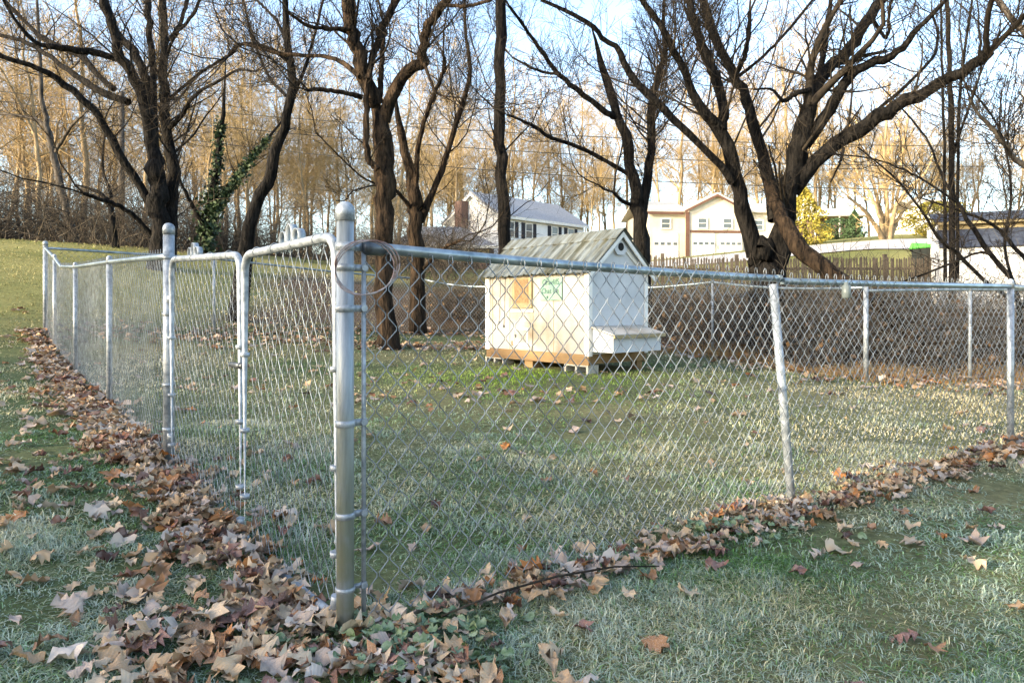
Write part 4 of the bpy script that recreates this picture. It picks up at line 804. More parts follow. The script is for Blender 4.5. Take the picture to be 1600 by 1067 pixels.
# ------------------------------------------------------------------ houses
def frame(name, px, d, z, ang, label, cat='house'):
    t = empty(name, (X(px, d), d, z), ang); tag(t, label, cat); return t
def siding(t, a, b_, z0, z1, m, name='wall', board=.2, thick=.25, gable=None):
    """lap siding on the -Y side of the line a->b (x range) at y; simple body"""
    mb = MB(); n_ = int((z1 - z0) / board)
    for i in range(n_): z = z0 + i * board; mb.add([(a[0], a[1] - .03, z), (b_[0], b_[1] - .03, z), (b_[0], b_[1], z + board), (a[0], a[1], z + board)], [(0, 1, 2, 3)])
    return mb.build(name, M[m], t)
def window(t, c, wd, ht, ax, nrm, shutters=True, fm='trim_white'):
    """ax: horizontal unit dir on the wall; nrm: outward"""
    c, ax, nrm = Vector(c), Vector(ax), Vector(nrm); up = Vector((0, 0, 1))
    def slab(cx, cz, w0, h0, dep, out): 
        o = c + ax * cx + up * cz + nrm * out; return [o - ax * w0 / 2 - up * h0 / 2, o + ax * w0 / 2 - up * h0 / 2, o + ax * w0 / 2 + up * h0 / 2, o - ax * w0 / 2 + up * h0 / 2], nrm * dep
    m = MB()
    for cx, cz, w0, h0 in ((0, ht / 2 - .05, wd, .1), (0, -ht / 2 + .05, wd, .1), (-wd / 2 + .05, 0, .1, ht - .2), (wd / 2 - .05, 0, .1, ht - .2), (0, 0, wd - .2, .06)): m.prism(*slab(cx, cz, w0, h0, .08, .02))
    f = m.build('window', M[fm], t); MB().prism(*slab(0, 0, wd - .18, ht - .18, .02, .03)).build('pane', M['glass'], f)
    if shutters:
        for s in (-1, 1): MB().prism(*slab(s * (wd / 2 + .27), 0, .45, ht, .05, .03)).build('shutter', M['shutter'], t)
    return f
def gable_roof(t, x0, x1, y0, y1, ze, zp, m, ov=.35, axis='x', th=.16, name='roof'):
    mb = MB()
    for s in (0, 1):
        if axis == 'x':
            ym = (y0 + y1) / 2; ye = (y0 - ov) if s == 0 else (y1 + ov); k = (zp - ze) / abs(ym - y0); zz = ze - k * ov
            mb.prism([(x0 - ov, ye, zz), (x0 - ov, ym, zp), (x0 - ov, ym, zp + th), (x0 - ov, ye, zz + th)], (x1 - x0 + 2 * ov, 0, 0))
        else:
            xm = (x0 + x1) / 2; xe = (x0 - ov) if s == 0 else (x1 + ov); k = (zp - ze) / abs(xm - x0); zz = ze - k * ov
            mb.prism([(xe, y0 - ov, zz), (xm, y0 - ov, zp), (xm, y0 - ov, zp + th), (xe, y0 - ov, zz + th)], (0, y1 - y0 + 2 * ov, 0))
    return mb.build(name, M[m], t)
# white two-storey house: corner at the origin, long facade along +x, gable end along +y
za = 4.4; A = frame('white_house', 785, 62, za, math.atan2(8, 8.22), 'white two-storey house with grey roof and dark shutters on the rise')
LX, LY, EV, PK = 11.5, 8.0, 5.0, 7.4
MB().box((0, 0, -1), (LX, LY, EV)).build('wall', M['siding'], A)
MB().prism([(-.001, 0, EV), (-.001, LY, EV), (-.001, LY / 2, PK)], (.2, 0, 0)).build('gable_wall', M['siding'], A)
mb = MB()
for i in range(34):
    z = .2 + i * .2; hw = LY if z < EV else LY * max(0, (PK - z - .2) / (PK - EV)); y0 = (LY - hw) / 2
    if hw > .3: mb.add([(-.05, y0, z), (-.05, y0 + hw, z), (-.012, y0 + hw, z + .2), (-.012, y0, z + .2)], [(0, 1, 2, 3)])
mb.build('siding', M['siding'], A); siding(A, (0, -.012, 0), (LX, -.012, 0), 0, EV - .2, 'siding', 'siding')
gable_roof(A, 0, LX, 0, LY, EV, PK, 'shingle', .4)
for s in (0, 1): MB().prism([(-.43, -.42 if s == 0 else LY + .42, EV - .42), (-.43, LY / 2, PK - .02), (-.43, LY / 2, PK - .26), (-.43, -.42 if s == 0 else LY + .42, EV - .66)], (.05, 0, 0)).build('barge_board', M['trim_white'], A)
MB().box((-.4, -.44, EV - .36), (LX + .4, -.402, EV - .1)).build('gutter', M['trim_white'], A)
for x in (1.0, 3.4, 7.0, 9.4): window(A, (x, 0, EV - 1.25), 1.0, 1.5, (1, 0, 0), (0, -1, 0))
MB().tube([(3, 2, PK - 1.6), (3, 2, PK - .7)], .06, 8).build('vent_pipe', M['dark_metal'], A)
ch = MB().box((-.9, 4.7, -1), (-.05, 5.7, 6.7)).build('chimney', M['brick'], A)
# brick wing in front
Wg = empty('brick_wing', (X(768, 57), 57, 4.0), 0.12); tag(Wg, 'low brick wing with hipped grey roof below the white house', 'house')
MB().box((-8, 0, -1), (0, 6, 2.2)).build('wall', M['brick'], Wg)
MB().add([(-8.5, -.5, 2.05), (.5, -.5, 2.05), (.5, 6.5, 2.05), (-8.5, 6.5, 2.05), (-6, 3, 4.0), (-2.2, 3, 4.0)], [(0, 1, 5, 4), (1, 2, 5), (2, 3, 4, 5), (3, 0, 4), (3, 2, 1, 0)]).build('roof', M['shingle'], Wg)
MB().box((-8.5, -.53, 1.86), (.5, -.502, 2.1)).build('gutter', M['trim_white'], Wg)
for x in (-.6, -4.0): MB().box((x - .55, -.06, .8), (x + .55, -.003, 1.8)).build('window', M['board_frame'], Wg)
MB().box((-2.9, -.07, -.1), (-1.9, -.003, 1.9)).build('door', M['trim_white'], Wg)
for x in (-1.6, -3.2, .0, -5.2): MB().box((x - .2, -.075, -.2), (x + .2, -.003, 1.85)).build('shutter', M['shutter'], Wg)
MB().box((-7.6, -.07, -.1), (-5.8, -.003, 1.9)).build('garage_door', M['trim_white'], Wg)
# garage house
zb = 5.35; B = frame('garage_house', 1015, 58, zb, .10, 'sunlit cream house with rust red trim and three white garage doors')
MB().box((0, 0, -1), (3.2, 7, 3.85)).box((3.2, -.6, -1), (8.0, 7, 4.0)).box((8.0, .2, -1), (11.6, 7, 3.9)).build('wall', M['cream'], B)
MB().prism([(3.2, -.6, 4.0), (8.0, -.6, 4.0), (5.6, -.6, 5.2)], (0, .3, 0)).build('gable_wall', M['cream'], B)
gable_roof(B, 3.2, 8.0, -.6, 7, 4.0, 5.2, 'shingle_tan', .3, 'y'); gable_roof(B, -.2, 3.0, 0, 7, 3.85, 5.0, 'shingle_tan', .35, 'x'); gable_roof(B, 8.2, 11.6, .2, 7, 3.9, 5.0, 'shingle_tan', .35, 'x', name='roof')
for s in (-1, 1): MB().prism([(5.6, -.95, 5.2), (5.6 + s * 2.8, -.95, 3.8), (5.6 + s * 2.8, -.95, 3.6), (5.6, -.95, 5.0)], (0, .04, 0)).build('barge_board', M['rust_trim'], B)
MB().box((-.5, -.40, 3.5), (2.85, -.36, 3.72)).build('fascia', M['rust_trim'], B); MB().box((2.92, -.72, -.3), (3.25, -.605, 3.7)).build('corner_post', M['rust_trim'], B)
MB().box((3.32, -.68, 1.95), (8.0, -.602, 2.15)).build('trim_band', M['rust_trim'], B)
for x0, x1, y in ((.3, 2.5, 0), (3.5, 5.5, -.6), (5.9, 7.85, -.6)):
    gd = MB().box((x0, y - .06, -.3), (x1, y - .003, 1.9)).build('garage_door', M['trim_white'], B)
    for k in range(1, 4): MB().box((x0, y - .075, -.3 + k * .55 - .012), (x1, y - .062, -.3 + k * .55 + .012)).build('panel_rail', M['siding'], gd)
    for k in range(4): xx = x0 + (x1 - x0) * (k + .5) / 4; MB().box((xx - .17, y - .075, .93), (xx + .17, y - .061, 1.15)).build('pane', M['glass'], gd)
for x in (1.4, 4.4, 6.6): window(B, (x, 0 if x < 3 else -.6, 2.75), .9, .95, (1, 0, 0), (0, -1, 0), False)
window(B, (9.6, .2, 2.75), 1.2, .95, (1, 0, 0), (0, -1, 0), False)
# porch house and pale house farther up the slope
zc = h(X(1295, 70), 70); Cc = frame('porch_house', 1268, 70, zc, -.1, 'low house with tan hipped roof and shaded porch on the far slope')
MB().box((0, .6, -1), (5, 6, 2.4)).build('wall', M['brick'], Cc); MB().add([(-.5, -1, 2.3), (5.5, -1, 2.3), (5.5, 6.5, 2.3), (-.5, 6.5, 2.3), (1.5, 3, 3.6), (3.5, 3, 3.6)], [(0, 1, 5, 4), (1, 2, 5), (2, 3, 4, 5), (3, 0, 4), (3, 2, 1, 0)]).build('roof', M['shingle_tan'], Cc)
for x in (.1, 2.5, 4.9): MB().tube([(x, -.7, -.5), (x, -.7, 2.28)], .08, 8).build('porch_column', M['trim_white'], Cc)
MB().box((-.2, 2.2, 2.0), (.9, 3.2, 4.9)).build('chimney', M['trim_white'], Cc)
zd = h(X(1455, 75), 75); Dd = frame('pale_house', 1436, 75, zd, .05, 'pale cream house with blank end wall behind the yellow shrub')
MB().box((0, 0, -1), (4.6, 6, 3.4)).build('wall', M['siding'], Dd); gable_roof(Dd, 0, 4.6, 0, 6, 3.4, 4.6, 'shingle_tan', .3, 'x'); window(Dd, (2.3, 0, 1.8), 1.0, 1.2, (1, 0, 0), (0, -1, 0), False)
# barn-roofed shed
zs = 1.15; Sd = frame('garden_shed', 1471, 20.2, zs, -.42, 'white lap-sided garden shed with navy barn-style roof', 'shed')
SL = 4.6
MB().box((0, 0, -.8), (SL, 3.2, 1.62)).build('wall', M['siding'], Sd)
for i in range(14):
    z = -.2 + i * .13; MB().add([(-.01, -.022, z), (SL, -.022, z), (SL, -.004, z + .13), (-.01, -.004, z + .13)], [(0, 1, 2, 3)]).build('siding_board', M['siding'], Sd)
MB().box((-.05, -.045, -.2), (.04, -.024, 1.62)).build('corner_board', M['trim_white'], Sd)
MB().prism([(-.06, -.12, 1.6), (-.06, .32, 2.16), (-.06, .36, 2.13), (-.06, -.06, 1.58)], (SL + .12, 0, 0)).build('lower_roof', M['shingle_navy'], Sd)
MB().box((-.03, .34, 2.02), (SL, .42, 2.34)).build('trim_band', M['board_frame'], Sd); MB().box((-.12, .13, 2.30), (SL + .1, .17, 2.40)).build('gutter', M['board_frame'], Sd)
for k in range(5):
    a = np.array([0, .10 + k * .31, 2.38 + k * .083]); MB().prism([(-.14, a[1], a[2]), (-.14, a[1] + .33, a[2] + .075), (-.14, a[1] + .33, a[2] + .095), (-.14, a[1], a[2] + .03)], (SL + .25, 0, 0)).build('upper_roof', M['shingle_navy'], Sd)
MB().box((0, .42, 1.62), (SL, 2.9, 2.36)).build('loft_wall', M['siding'], Sd)
# picket fence on the bank
xa, xb = X(1012, 22), X(1500, 22); pk = empty('picket_fence', (xa, 22, h(xa, 22))); tag(pk, 'weathered wooden picket fence along the top of the bank', 'fence')
me = MB().prism([(0, 0, 0), (.052, 0, 0), (.052, 0, 1.47), (.026, 0, 1.52), (0, 0, 1.47)], (0, .018, 0)).build('picket', M['picket'], pk).data; bpy.data.objects.remove(bpy.data.objects['picket'])
x = xa; prev = None
while x < xb:
    o = link('picket', me, None, pk); o.location = (x - xa, rng.uniform(-.008, .008), h(x, 22) - h(xa, 22) + rng.uniform(-.04, .03)); o.rotation_euler = (0, rng.normal() * .012, 0); x += .085
for zr in (.35, 1.15):
    q = [(xx - xa, .045, h(xx, 22) - h(xa, 22) + zr) for xx in np.linspace(xa, xb, 12)]; MB().tube(q, .04, 4).build('fence_rail', M['picket'], pk)
for xx in np.arange(xa + .5, xb, 2.4): MB().box((xx - xa - .05, .06, h(xx, 22) - h(xa, 22) - .2), (xx - xa + .05, .16, h(xx, 22) - h(xa, 22) + 1.62)).build('post', M['picket'], pk)
# wheeled bin
bn = empty('wheeled_bin', (X(1449, 22.6), 22.6, h(X(1449, 22.6), 22.6) + .72), .25); tag(bn, 'wheeled rubbish bin with bright green lid behind the picket fence', 'bin')
MB().add([(-.26, -.28, 0), (.26, -.28, 0), (.24, .26, 0), (-.24, .26, 0), (-.33, -.38, 1.0), (.33, -.38, 1.0), (.33, .36, 1.0), (-.33, .36, 1.0)], [(0, 3, 2, 1), (4, 5, 6, 7), (0, 1, 5, 4), (1, 2, 6, 5), (2, 3, 7, 6), (3, 0, 4, 7)]).build('body', M['bin_body'], bn, bevel=.02)
MB().add([(-.38, -.44, 1.005), (.38, -.44, 1.005), (.38, .40, 1.005), (-.38, .40, 1.005), (-.34, -.38, 1.12), (.34, -.38, 1.12), (.34, .34, 1.22), (-.34, .34, 1.22)], [(0, 3, 2, 1), (4, 5, 6, 7), (0, 1, 5, 4), (1, 2, 6, 5), (2, 3, 7, 6), (3, 0, 4, 7)]).build('lid', M['bin_lid'], bn, bevel=.03)
MB().tube([(-.25, .45, 1.0), (.25, .45, 1.0)], .02, 8).build('handle', M['bin_body'], bn)
for s in (-1, 1): MB().tube([(s * .30, .30, .12), (s * .36, .30, .12)], .12, 16).build('wheel', M['bin_body'], bn)
MB().box((-.33, -.33, -1.2), (.33, .33, -.02)).build('block_stand', M['block'], bn)

# ------------------------------------------------------------------ unseen house, conifers and trees added behind the viewer to shade the foreground
hz = empty('shade_house', (-15.0, -9.4, h(-15, -9.4)), math.atan2(.51, .86) + R(90)); tag(hz, 'brick house added behind the viewpoint to cast the long shade', 'house')
MB().box((-9, -4, -1), (4.7, 4, 3.0)).build('wall', M['brick'], hz); gable_roof(hz, -9, 4.7, -4, 4, 3.0, 4.85, 'shingle', .4, 'x')
for i, (x, y, ht, wd) in enumerate(((-13.2, -5.6, 5.0, 1.9), (-30, -14.5, 8.0, 3.0))):
    evergreen(0, 0, ht, wd, 'evergreen', 'dark conifer added behind the viewpoint to cast shade', 'shade_conifer', 60 + i, 3000, loc=(x, y), group='conifers added for shade', leaf=.16)

for i in range(8):  # added bare trees that thin the sun reaching the coop
    u_ = rng.uniform(-36, -17); v_ = 5.4 + (i % 8) * .75 + rng.uniform(-.3, .3); x = .86 * u_ - .51 * v_; y = .51 * u_ + .86 * v_
    t = empty('sun_filter_tree', (x, y, h(x, y)), rng.uniform(0, 6.28)); t.scale = (.8, .8, .8); tag(t, 'bare tree added behind the viewpoint to filter the sun', 'tree', 'bare trees added to filter the sun')
    a, b_ = PROTO[i % 7][:2]; link('trunk', a, None, t); link('crown', b_, None, t)

# ------------------------------------------------------------------ grass
def band_pts(n_, d0, d1, mar=1.6):
    d = np.sqrt(rng.uniform(d0 ** 2, d1 ** 2, n_)); x = rng.uniform(-1, 1, n_) * (d * .80 + mar); return x, d
def segdist(x, y, path):
    best = np.full(len(x), 1e9); side = np.zeros(len(x))
    for a, b_ in zip(path[:-1], path[1:]):
        a = np.array(a[:2]); b2 = np.array(b_[:2]); v_ = b2 - a; L2 = v_ @ v_; t = np.clip(((x - a[0]) * v_[0] + (y - a[1]) * v_[1]) / L2, 0, 1)
        dx = x - a[0] - t * v_[0]; dy = y - a[1] - t * v_[1]; dd = np.hypot(dx, dy); m_ = dd < best; best[m_] = dd[m_]; side[m_] = (v_[0] * dy - v_[1] * dx)[m_]
    return best, np.sign(side)
gx1, gy1, gw, gh = [], [], [], []
for n_, d0, d1, wd, ht in ((172000, 1.35, 2.9, .0033, .027), (116000, 2.9, 5, .0052, .029), (72000, 5, 9, .0072, .027), (42000, 9, 16, .013, .033), (20000, 16, 27, .025, .05)):
    x, d = band_pts(n_, d0, d1); gx1.append(x); gy1.append(d); gw.append(np.full(n_, wd)); gh.append(np.full(n_, ht))
gx1 = np.concatenate(gx1); gy1 = np.concatenate(gy1); gw = np.concatenate(gw); gh = np.concatenate(gh)
back = np.interp(gx1, [-40, -14, -8, -6.5, -4.8, -1.9, 0, 3.2, 4.3, 5.7, 9, 30], [26, 20, 20, 19, 19, 13.5, 12, 10.3, 8.2, 8.4, 8.8, 9])
keep = gy1 < back + rng.normal(size=len(gx1)) * .25
keep &= ~((gx1 > -1.5) & (gy1 > 16) )
lx = (gx1 - C0[0]) * .761 + (gy1 - C0[1]) * .645; ly = -(gx1 - C0[0]) * .645 + (gy1 - C0[1]) * .761
keep &= ~((lx > .05) & (lx < WD) & (ly > .0) & (ly < LN))
thin = (np.clip(snoise(gx1, gy1, 1.6, 31) + .5 * snoise(gx1, gy1, 5, 32), -2, 2) < -1.15) & (rng.random(len(gx1)) < .5); keep &= ~thin
gx1, gy1, gw, gh = gx1[keep], gy1[keep], gw[keep], gh[keep]; N = len(gx1)
gz1 = H(gx1, gy1) - .004
RAIL2D = [p[:2] for p in RZ]
a = snoise(gx1, gy1, 1.2, 41); b_ = snoise(gx1, gy1, 4.5, 42); c = snoise(gx1, gy1, 9, 43)
cl = snoise(gx1, gy1, 14, 45) + .7 * snoise(gx1, gy1, 30, 46)
straw = .22 + .30 * a + .32 * b_ + .20 * c + .30 * rng.normal(size=N)
inside = np.clip((gy1 - 3) / 4, 0, 1); straw = straw - .12 + .56 * inside
fd, _s = segdist(gx1, gy1, RAIL2D); straw = straw + .5 * np.exp(-(fd / .45) ** 2) * (gx1 > 1.3) + .25 * np.clip((gx1 - 1.2) / 2, 0, 1) * (gy1 > 3.5) * (gy1 < 8)
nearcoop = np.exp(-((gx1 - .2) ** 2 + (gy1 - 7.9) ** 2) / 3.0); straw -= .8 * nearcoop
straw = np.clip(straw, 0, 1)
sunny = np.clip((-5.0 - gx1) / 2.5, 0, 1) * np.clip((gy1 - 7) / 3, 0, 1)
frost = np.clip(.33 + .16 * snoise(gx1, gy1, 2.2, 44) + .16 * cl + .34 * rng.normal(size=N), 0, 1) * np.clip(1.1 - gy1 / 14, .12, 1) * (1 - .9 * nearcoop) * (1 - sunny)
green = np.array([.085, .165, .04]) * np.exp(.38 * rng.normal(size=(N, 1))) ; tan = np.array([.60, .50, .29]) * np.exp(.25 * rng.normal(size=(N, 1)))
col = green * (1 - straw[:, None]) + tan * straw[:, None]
col = col * (1 - nearcoop[:, None]) + (np.array([.22, .33, .03]) * np.exp(.3 * rng.normal(size=(N, 1)))) * nearcoop[:, None]  # greener sprouts by the coop, with sunlit yellow-green put into their colour
col = col * (1 - .6 * sunny[:, None]) + np.array([.22, .22, .07]) * .6 * sunny[:, None]  # hill grass carries the sunlight in its blade colour
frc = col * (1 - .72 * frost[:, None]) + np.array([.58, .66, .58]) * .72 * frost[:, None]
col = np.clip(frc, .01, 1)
th = rng.uniform(0, 6.283, N); dirx, diry = np.cos(th), np.sin(th); lean = rng.uniform(.5, 2.6, N) * gh; ht = gh * rng.uniform(.25, 1.25, N) * np.clip(1 + .2 * a + .26 * cl, .4, 2.)
ht *= 1 + .9 * np.exp(-(fd / .12) ** 2) * (rng.random(N) < .4) * (gy1 > 2.4)
wx, wy = -diry * gw * .5, dirx * gw * .5
V = np.empty((N, 5, 3), np.float32)
V[:, 0] = np.stack([gx1 - wx, gy1 - wy, gz1], -1); V[:, 1] = np.stack([gx1 + wx, gy1 + wy, gz1], -1)
mx_, my_, mz_ = gx1 + dirx * lean * .35, gy1 + diry * lean * .35, gz1 + ht * .66
V[:, 2] = np.stack([mx_ + wx * .85, my_ + wy * .85, mz_], -1); V[:, 3] = np.stack([mx_ - wx * .85, my_ - wy * .85, mz_], -1)
V[:, 4] = np.stack([gx1 + dirx * lean, gy1 + diry * lean, gz1 + ht * rng.uniform(.35, 1.0, N)], -1)
o5 = np.arange(N)[:, None] * 5
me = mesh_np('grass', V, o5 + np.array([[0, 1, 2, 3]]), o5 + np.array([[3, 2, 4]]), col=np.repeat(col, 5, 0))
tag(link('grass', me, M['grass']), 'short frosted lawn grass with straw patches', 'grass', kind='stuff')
# dry orange weeds along the low back fence
n_ = 6500; x = rng.uniform(2.2, 11, n_); y = np.interp(x, [2.2, 3.2, 4.3, 5.7, 11], [11.4, 10.7, 8.5, 8.55, 9.35]) + rng.normal(size=n_) * .35 + .1; K = 3
P = np.zeros((n_, K, 3)); P[:, 0] = np.stack([x, y, H(x, y)], -1); d = np.concatenate([rng.normal(size=(n_, 2)) * .35, np.ones((n_, 1))], 1)
st = rng.uniform(.05, .18, (n_, 1)) * (.6 + .5 * np.clip(snoise(x, y, 2.5, 77), -.8, 1.2))[:, None]
for k in range(1, K): d = d + rng.normal(size=(n_, 3)) * .2; d /= np.linalg.norm(d, axis=1, keepdims=True); P[:, k] = P[:, k - 1] + d * st
V, Q = tubes(P, np.full((n_, K), .0035) * np.linspace(1, .4, K)[None], 3)
wc = np.where(rng.random((n_, 1)) < .5, np.array([[.42, .22, .07]]), np.array([[.40, .32, .18]]))
tag(link('dry_weeds', mesh_np('dry_weeds', V, Q, col=np.repeat(wc, K * 3, 0)), M['grass']), 'dry orange weeds along the foot of the low back fence', 'weeds', kind='stuff')

# ------------------------------------------------------------------ fallen leaves
def leaf_variant(seed, kind, cols=((-1, 1.), (-.5, .4), (0, 0), (.5, .4), (1, 1.)), skip=1):
    r = np.random.default_rng(seed)
    if kind == 0: prof = [(0, .03, 0), (.08, .15, -.02), (.2, .32, .08), (.27, .17, 0), (.42, .42, .10), (.52, .18, 0), (.66, .34, .10), (.74, .14, 0), (.86, .17, .04), (1.0, .012, 0)]
    elif kind == 1: prof = [(0, .05, 0), (.06, .30, -.06), (.2, .46, -.06), (.27, .28, 0), (.40, .60, .16), (.48, .22, 0), (.60, .36, .18), (.70, .15, 0), (.84, .15, .04), (1.0, .012, 0)]
    else: prof = [(0, .02, 0), (.12, .12, 0), (.28, .21, 0), (.45, .25, 0), (.6, .23, 0), (.75, .17, 0), (.88, .09, 0), (1.0, .008, 0)]
    prof = prof if skip == 1 else [prof[i] for i in sorted(set(list(range(0, len(prof), skip)) + [len(prof) - 1]))]
    cu, fo, tw, sg_ = r.uniform(-1.1, 1.3), r.uniform(-.5, .95), r.uniform(-.7, .7), r.uniform(0, 6.28)
    V = []
    for y, wv_, sh in prof:
        wl, wr = wv_ * r.uniform(.75, 1.2), wv_ * r.uniform(.75, 1.2)
        for s, q_ in cols:
            ww = wl if s < 0 else wr; xx = s * ww; yy = y + sh * q_ * abs(s); z = fo * abs(xx) * .9 + cu * (yy - .5) ** 2 * .55 + tw * xx * (yy - .3) + .06 * math.sin(9 * xx + 7 * yy + sg_) + (.11 * r.normal() * (abs(s) == 1))
            V.append((xx, yy - .5, z))
    n_ = len(prof); m_ = len(cols); mid = m_ // 2; Q = [(i * m_ + k, i * m_ + k + 1, (i + 1) * m_ + k + 1, (i + 1) * m_ + k) for i in range(n_ - 1) for k in range(m_ - 1)]
    o = len(V); V += [(-.008, -.5, V[mid][2]), (.008, -.5, V[mid][2]), (.012, -.72, V[mid][2] + .05), (-.004, -.72, V[mid][2] + .05)]; Q.append((o, o + 1, o + 2, o + 3))
    V = np.array(V); V[:, 2] -= np.percentile(V[:, 2], 15); return V, np.array(Q)
VAR = [leaf_variant(300 + i, (0, 0, 1, 0, 2, 0, 1, 0, 2, 0)[i % 10]) for i in range(20)]
C3 = ((-1, 1.), (0, 0), (1, 1.))
VAR_MID = [leaf_variant(300 + i, (0, 0, 1, 0, 2, 0, 1, 0, 2, 0)[i % 10], C3) for i in range(20)]
VAR_FAR = [leaf_variant(300 + i, (0, 0, 1, 0, 2, 0, 1, 0, 2, 0)[i % 10], C3, 2) for i in range(20)]
VME = []
for V, Q in VAR: me = mesh_np('fallen_leaf', V, Q, smooth=True); me.materials.append(M['leaf']); VME.append(me)
def along(path, n_, side_mu, side_sd, t0=0, t1=1):
    p = np.array([q[:2] for q in path]); sg = np.hypot(*np.diff(p, axis=0).T); cs = np.concatenate([[0], np.cumsum(sg)]) / sg.sum(); t = rng.uniform(t0, t1, n_)
    x = np.interp(t, cs, p[:, 0]); y = np.interp(t, cs, p[:, 1]); i = np.clip(np.searchsorted(cs, t) - 1, 0, len(sg) - 1); dx = np.diff(p[:, 0])[i] / sg[i]; dy = np.diff(p[:, 1])[i] / sg[i]
    o = side_mu + side_sd * rng.normal(size=n_); return x - dy * o, y + dx * o
LX_, LY_, LZ_ = [], [], []
def addl(xy, pile):
    LX_.append(xy[0]); LY_.append(xy[1]); LZ_.append(rng.uniform(0, 1, len(xy[0])) ** 1.3 * pile)
GP = [MP, LP]
addl(along(LPATH, 1250, .145, .085), .04); addl(along(LPATH, 90, .38, .16, 0, .5), .01); addl(along(LPATH, 90, .8, .5), .005)                # drift along the left fence
addl(along(GP, 330, .10, .09), .05); addl(along(GP, 120, .38, .27), .012); addl(along(GP, 40, -.2, .2), .01)
addl((rng.normal(size=140) * .27 - .78, rng.normal(size=140) * .16 + 1.98), .02); addl((rng.normal(size=60) * .22 - .25, rng.normal(size=60) * .10 + 1.98), .02)                 # round the foot of the tall post
addl(along(RZ, 240, -.06, .085, 0, .27), .025); addl(along(RZ, 380, -.09, .085, .20, .75), .035); addl(along(RZ, 70, -.3, .3), .01)
addl(along(BB, 500, -.1, .4), .03); addl(along(BC, 500, -.15, .35), .05); addl(along(BA, 500, -.3, .4), .03)
x, d = band_pts(120, 1.6, 4.5); addl((x, d), .008); x, d = band_pts(330, 4.5, 11); addl((x, d), .008)
n_ = 700; x = rng.uniform(-5, 1.0, n_); y = np.interp(x, [-5, 1], [10.2, 12.0]) + rng.normal(size=n_) * .5; addl((x, y), .02)
n_ = 130; addl((rng.normal(size=n_) * 1.5 - 0.3, rng.normal(size=n_) * .7 + 6.8), .006)
lx_ = np.concatenate(LX_); ly_ = np.concatenate(LY_); lp_ = np.concatenate(LZ_)
ok = (ly_ > 1.35) & (np.abs(lx_) < ly_ * .8 + .8); ok &= ~((np.hypot(lx_ - MP[0], ly_ - MP[1]) < .05))
q1 = (lx_ - C0[0]) * .761 + (ly_ - C0[1]) * .645; q2 = -(lx_ - C0[0]) * .645 + (ly_ - C0[1]) * .761; ok &= ~((q1 > -.05) & (q1 < WD) & (q2 > -.05) & (q2 < LN))
lx_, ly_, lp_ = lx_[ok], ly_[ok], lp_[ok]; N = len(lx_); lz_ = H(lx_, ly_) + .016 + lp_
size = rng.uniform(.05, .115, N); yaw = rng.uniform(0, 6.283, N); ti = rng.normal(size=N) * .2; tj = rng.normal(size=N) * .2; var = rng.integers(0, len(VAR), N); flip = rng.random(N) < .4
infr = (np.abs(lx_) < ly_ * .74); order = np.argsort(ly_ + 100 * (~infr)); single = np.zeros(N, bool); single[order[:300]] = True
fdist, _q = segdist(lx_, ly_, GP); fdr, _q = segdist(lx_, ly_, RAIL2D)
CN = ['tan', 'pale tan', 'dark red-brown', 'greyish tan', 'brown', 'rust orange', 'light brown', 'purplish brown', 'frost-pale', 'very dark brown']
KN = {0: 'deep-lobed', 1: 'broad lobed', 2: 'narrow smooth-edged'}
for i in np.where(single)[0]:
    o = link('fallen_leaf', VME[var[i]], None, None); sz_ = size[i]; o.location = (lx_[i], ly_[i], lz_[i]); o.rotation_euler = (ti[i], tj[i], yaw[i]); o.scale = (sz_, sz_, sz_)
    ci = int(rng.choice(len(LEAFC), p=LEAFP)); o.color = C4(np.array(LEAFC[ci]) * rng.uniform(.85, 1.12))
    pl = 'under the fence beside the tall gate post' if fdr[i] < .3 else ('in the drift before the double gate' if fdist[i] < .75 else 'lying on open frosted grass')
    tag(o, '%s %s %s leaf %s' % ('large' if sz_ > .09 else 'small', CN[ci], KN[(0, 0, 1, 0, 2, 0, 1, 0, 2, 0)[var[i] % 10]], pl), 'leaf', 'fallen leaves near the gate')
Vs, Qs, Cs, off = [], [], [], 0
for vi, far in [(i, f) for i in range(len(VAR)) for f in (0, 1)]:
    V, Q = (VAR_FAR if far else VAR_MID)[vi]
    ix = np.where((~single) & (var == vi) & ((ly_ > 4.6) == bool(far)))[0]
    if not len(ix): continue
    k = len(ix); cx, sx_, cy, sy, cz_, sz = np.cos(ti[ix]), np.sin(ti[ix]), np.cos(tj[ix]), np.sin(tj[ix]), np.cos(yaw[ix]), np.sin(yaw[ix])
    Rm = np.empty((k, 3, 3)); Rm[:, 0, 0] = cz_ * cy; Rm[:, 0, 1] = cz_ * sy * sx_ - sz * cx; Rm[:, 0, 2] = cz_ * sy * cx + sz * sx_
    Rm[:, 1, 0] = sz * cy; Rm[:, 1, 1] = sz * sy * sx_ + cz_ * cx; Rm[:, 1, 2] = sz * sy * cx - cz_ * sx_; Rm[:, 2, 0] = -sy; Rm[:, 2, 1] = cy * sx_; Rm[:, 2, 2] = cy * cx
    W_ = np.einsum('kij,vj->kvi', Rm, V) * size[ix][:, None, None] + np.stack([lx_[ix], ly_[ix], lz_[ix]], -1)[:, None, :]
    Vs.append(W_.reshape(-1, 3)); Qs.append((Q[None] + (np.arange(k) * len(V))[:, None, None]).reshape(-1, 4) + off); off += k * len(V)
    cc = np.array(LEAFC)[rng.choice(len(LEAFC), k, p=LEAFP)] * rng.uniform(.8, 1.15, (k, 1)); Cs.append(np.repeat(cc, len(V), 0))
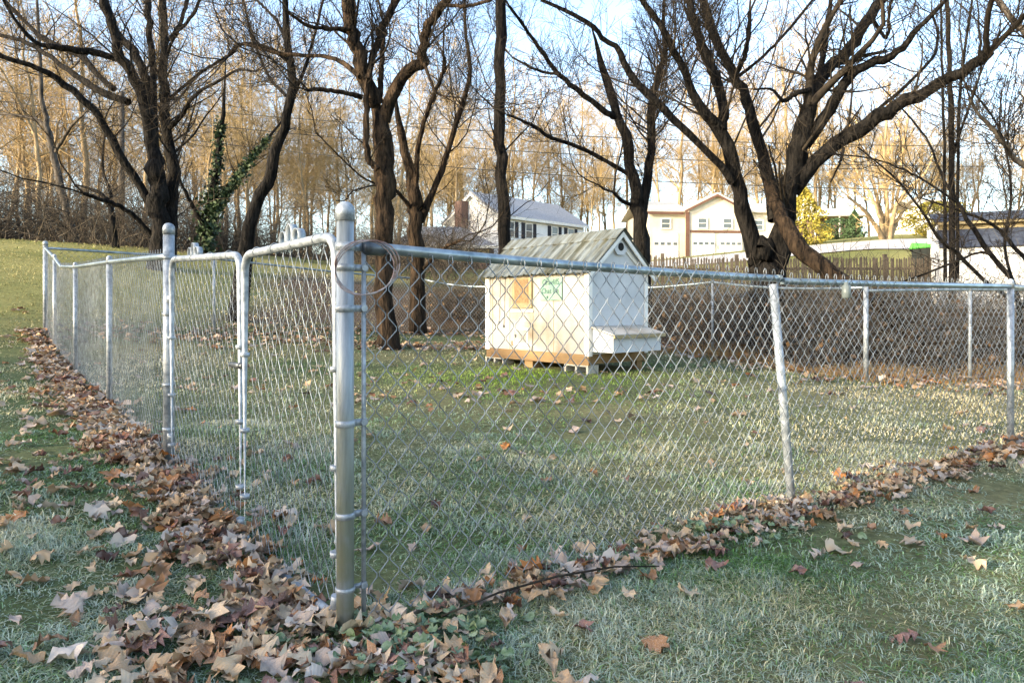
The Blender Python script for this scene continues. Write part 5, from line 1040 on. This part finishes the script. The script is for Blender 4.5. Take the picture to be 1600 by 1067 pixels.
me = mesh_np('leaf_litter', np.concatenate(Vs), np.concatenate(Qs), col=np.clip(np.concatenate(Cs), 0, 1), smooth=True)
tag(link('leaf_litter', me, M['leaf_stuff']), 'drift of dry fallen leaves heaped along the fence lines', 'leaves', kind='stuff')
# frosted ground ivy by the tall post
n_ = 420; x = np.concatenate([rng.normal(size=300) * .17 - .33, rng.normal(size=120) * .16 + 1.0]); y = np.concatenate([rng.normal(size=300) * .11 + 2.08, rng.normal(size=120) * .08 + 3.2]); z = H(x, y) + rng.uniform(.015, .055, n_)
a = np.linspace(.45, 2 * np.pi - .45, 9); ring = np.stack([np.sin(a), -np.cos(a), .25 * np.cos(2 * a)], -1); base = np.concatenate([[[0, -.25, -.1]], ring]); s = rng.uniform(.012, .024, n_)
ya = rng.uniform(0, 6.28, n_); V = base[None] * s[:, None, None]; tl = rng.normal(size=n_) * .5
Y2 = V[..., 1] * np.cos(tl)[:, None] - V[..., 2] * np.sin(tl)[:, None]; Z2 = V[..., 1] * np.sin(tl)[:, None] + V[..., 2] * np.cos(tl)[:, None]
V = np.stack([V[..., 0] * np.cos(ya)[:, None] - Y2 * np.sin(ya)[:, None] + x[:, None], V[..., 0] * np.sin(ya)[:, None] + Y2 * np.cos(ya)[:, None] + y[:, None], Z2 + z[:, None]], -1)
Tt = np.array([(0, i, i + 1) for i in range(1, 9)])[None] + (np.arange(n_) * 10)[:, None, None]
tag(link('ground_ivy', mesh_np('ground_ivy', V, None, Tt.reshape(-1, 3), smooth=True), M['ground_ivy']), 'frosted round-leaved ground ivy at the foot of the tall gate post', 'weeds', kind='stuff')
# fallen stick under the fence
q = [tuple(P3(px, py, dd)) for px, py, dd in ((690, 962, 2.2), (780, 925, 2.35), (870, 900, 2.5), (960, 885, 2.6), (1030, 884, 2.62))]; q = [(a_, b2, max(c2, h(a_, b2) + .03)) for a_, b2, c2 in q]
tag(MB().tube(q, [.003, .0038, .004, .0035, .002], 6).build('fallen_stick', M['twig'], None, True), 'thin dark stick lying among leaves under the near fence', 'stick')
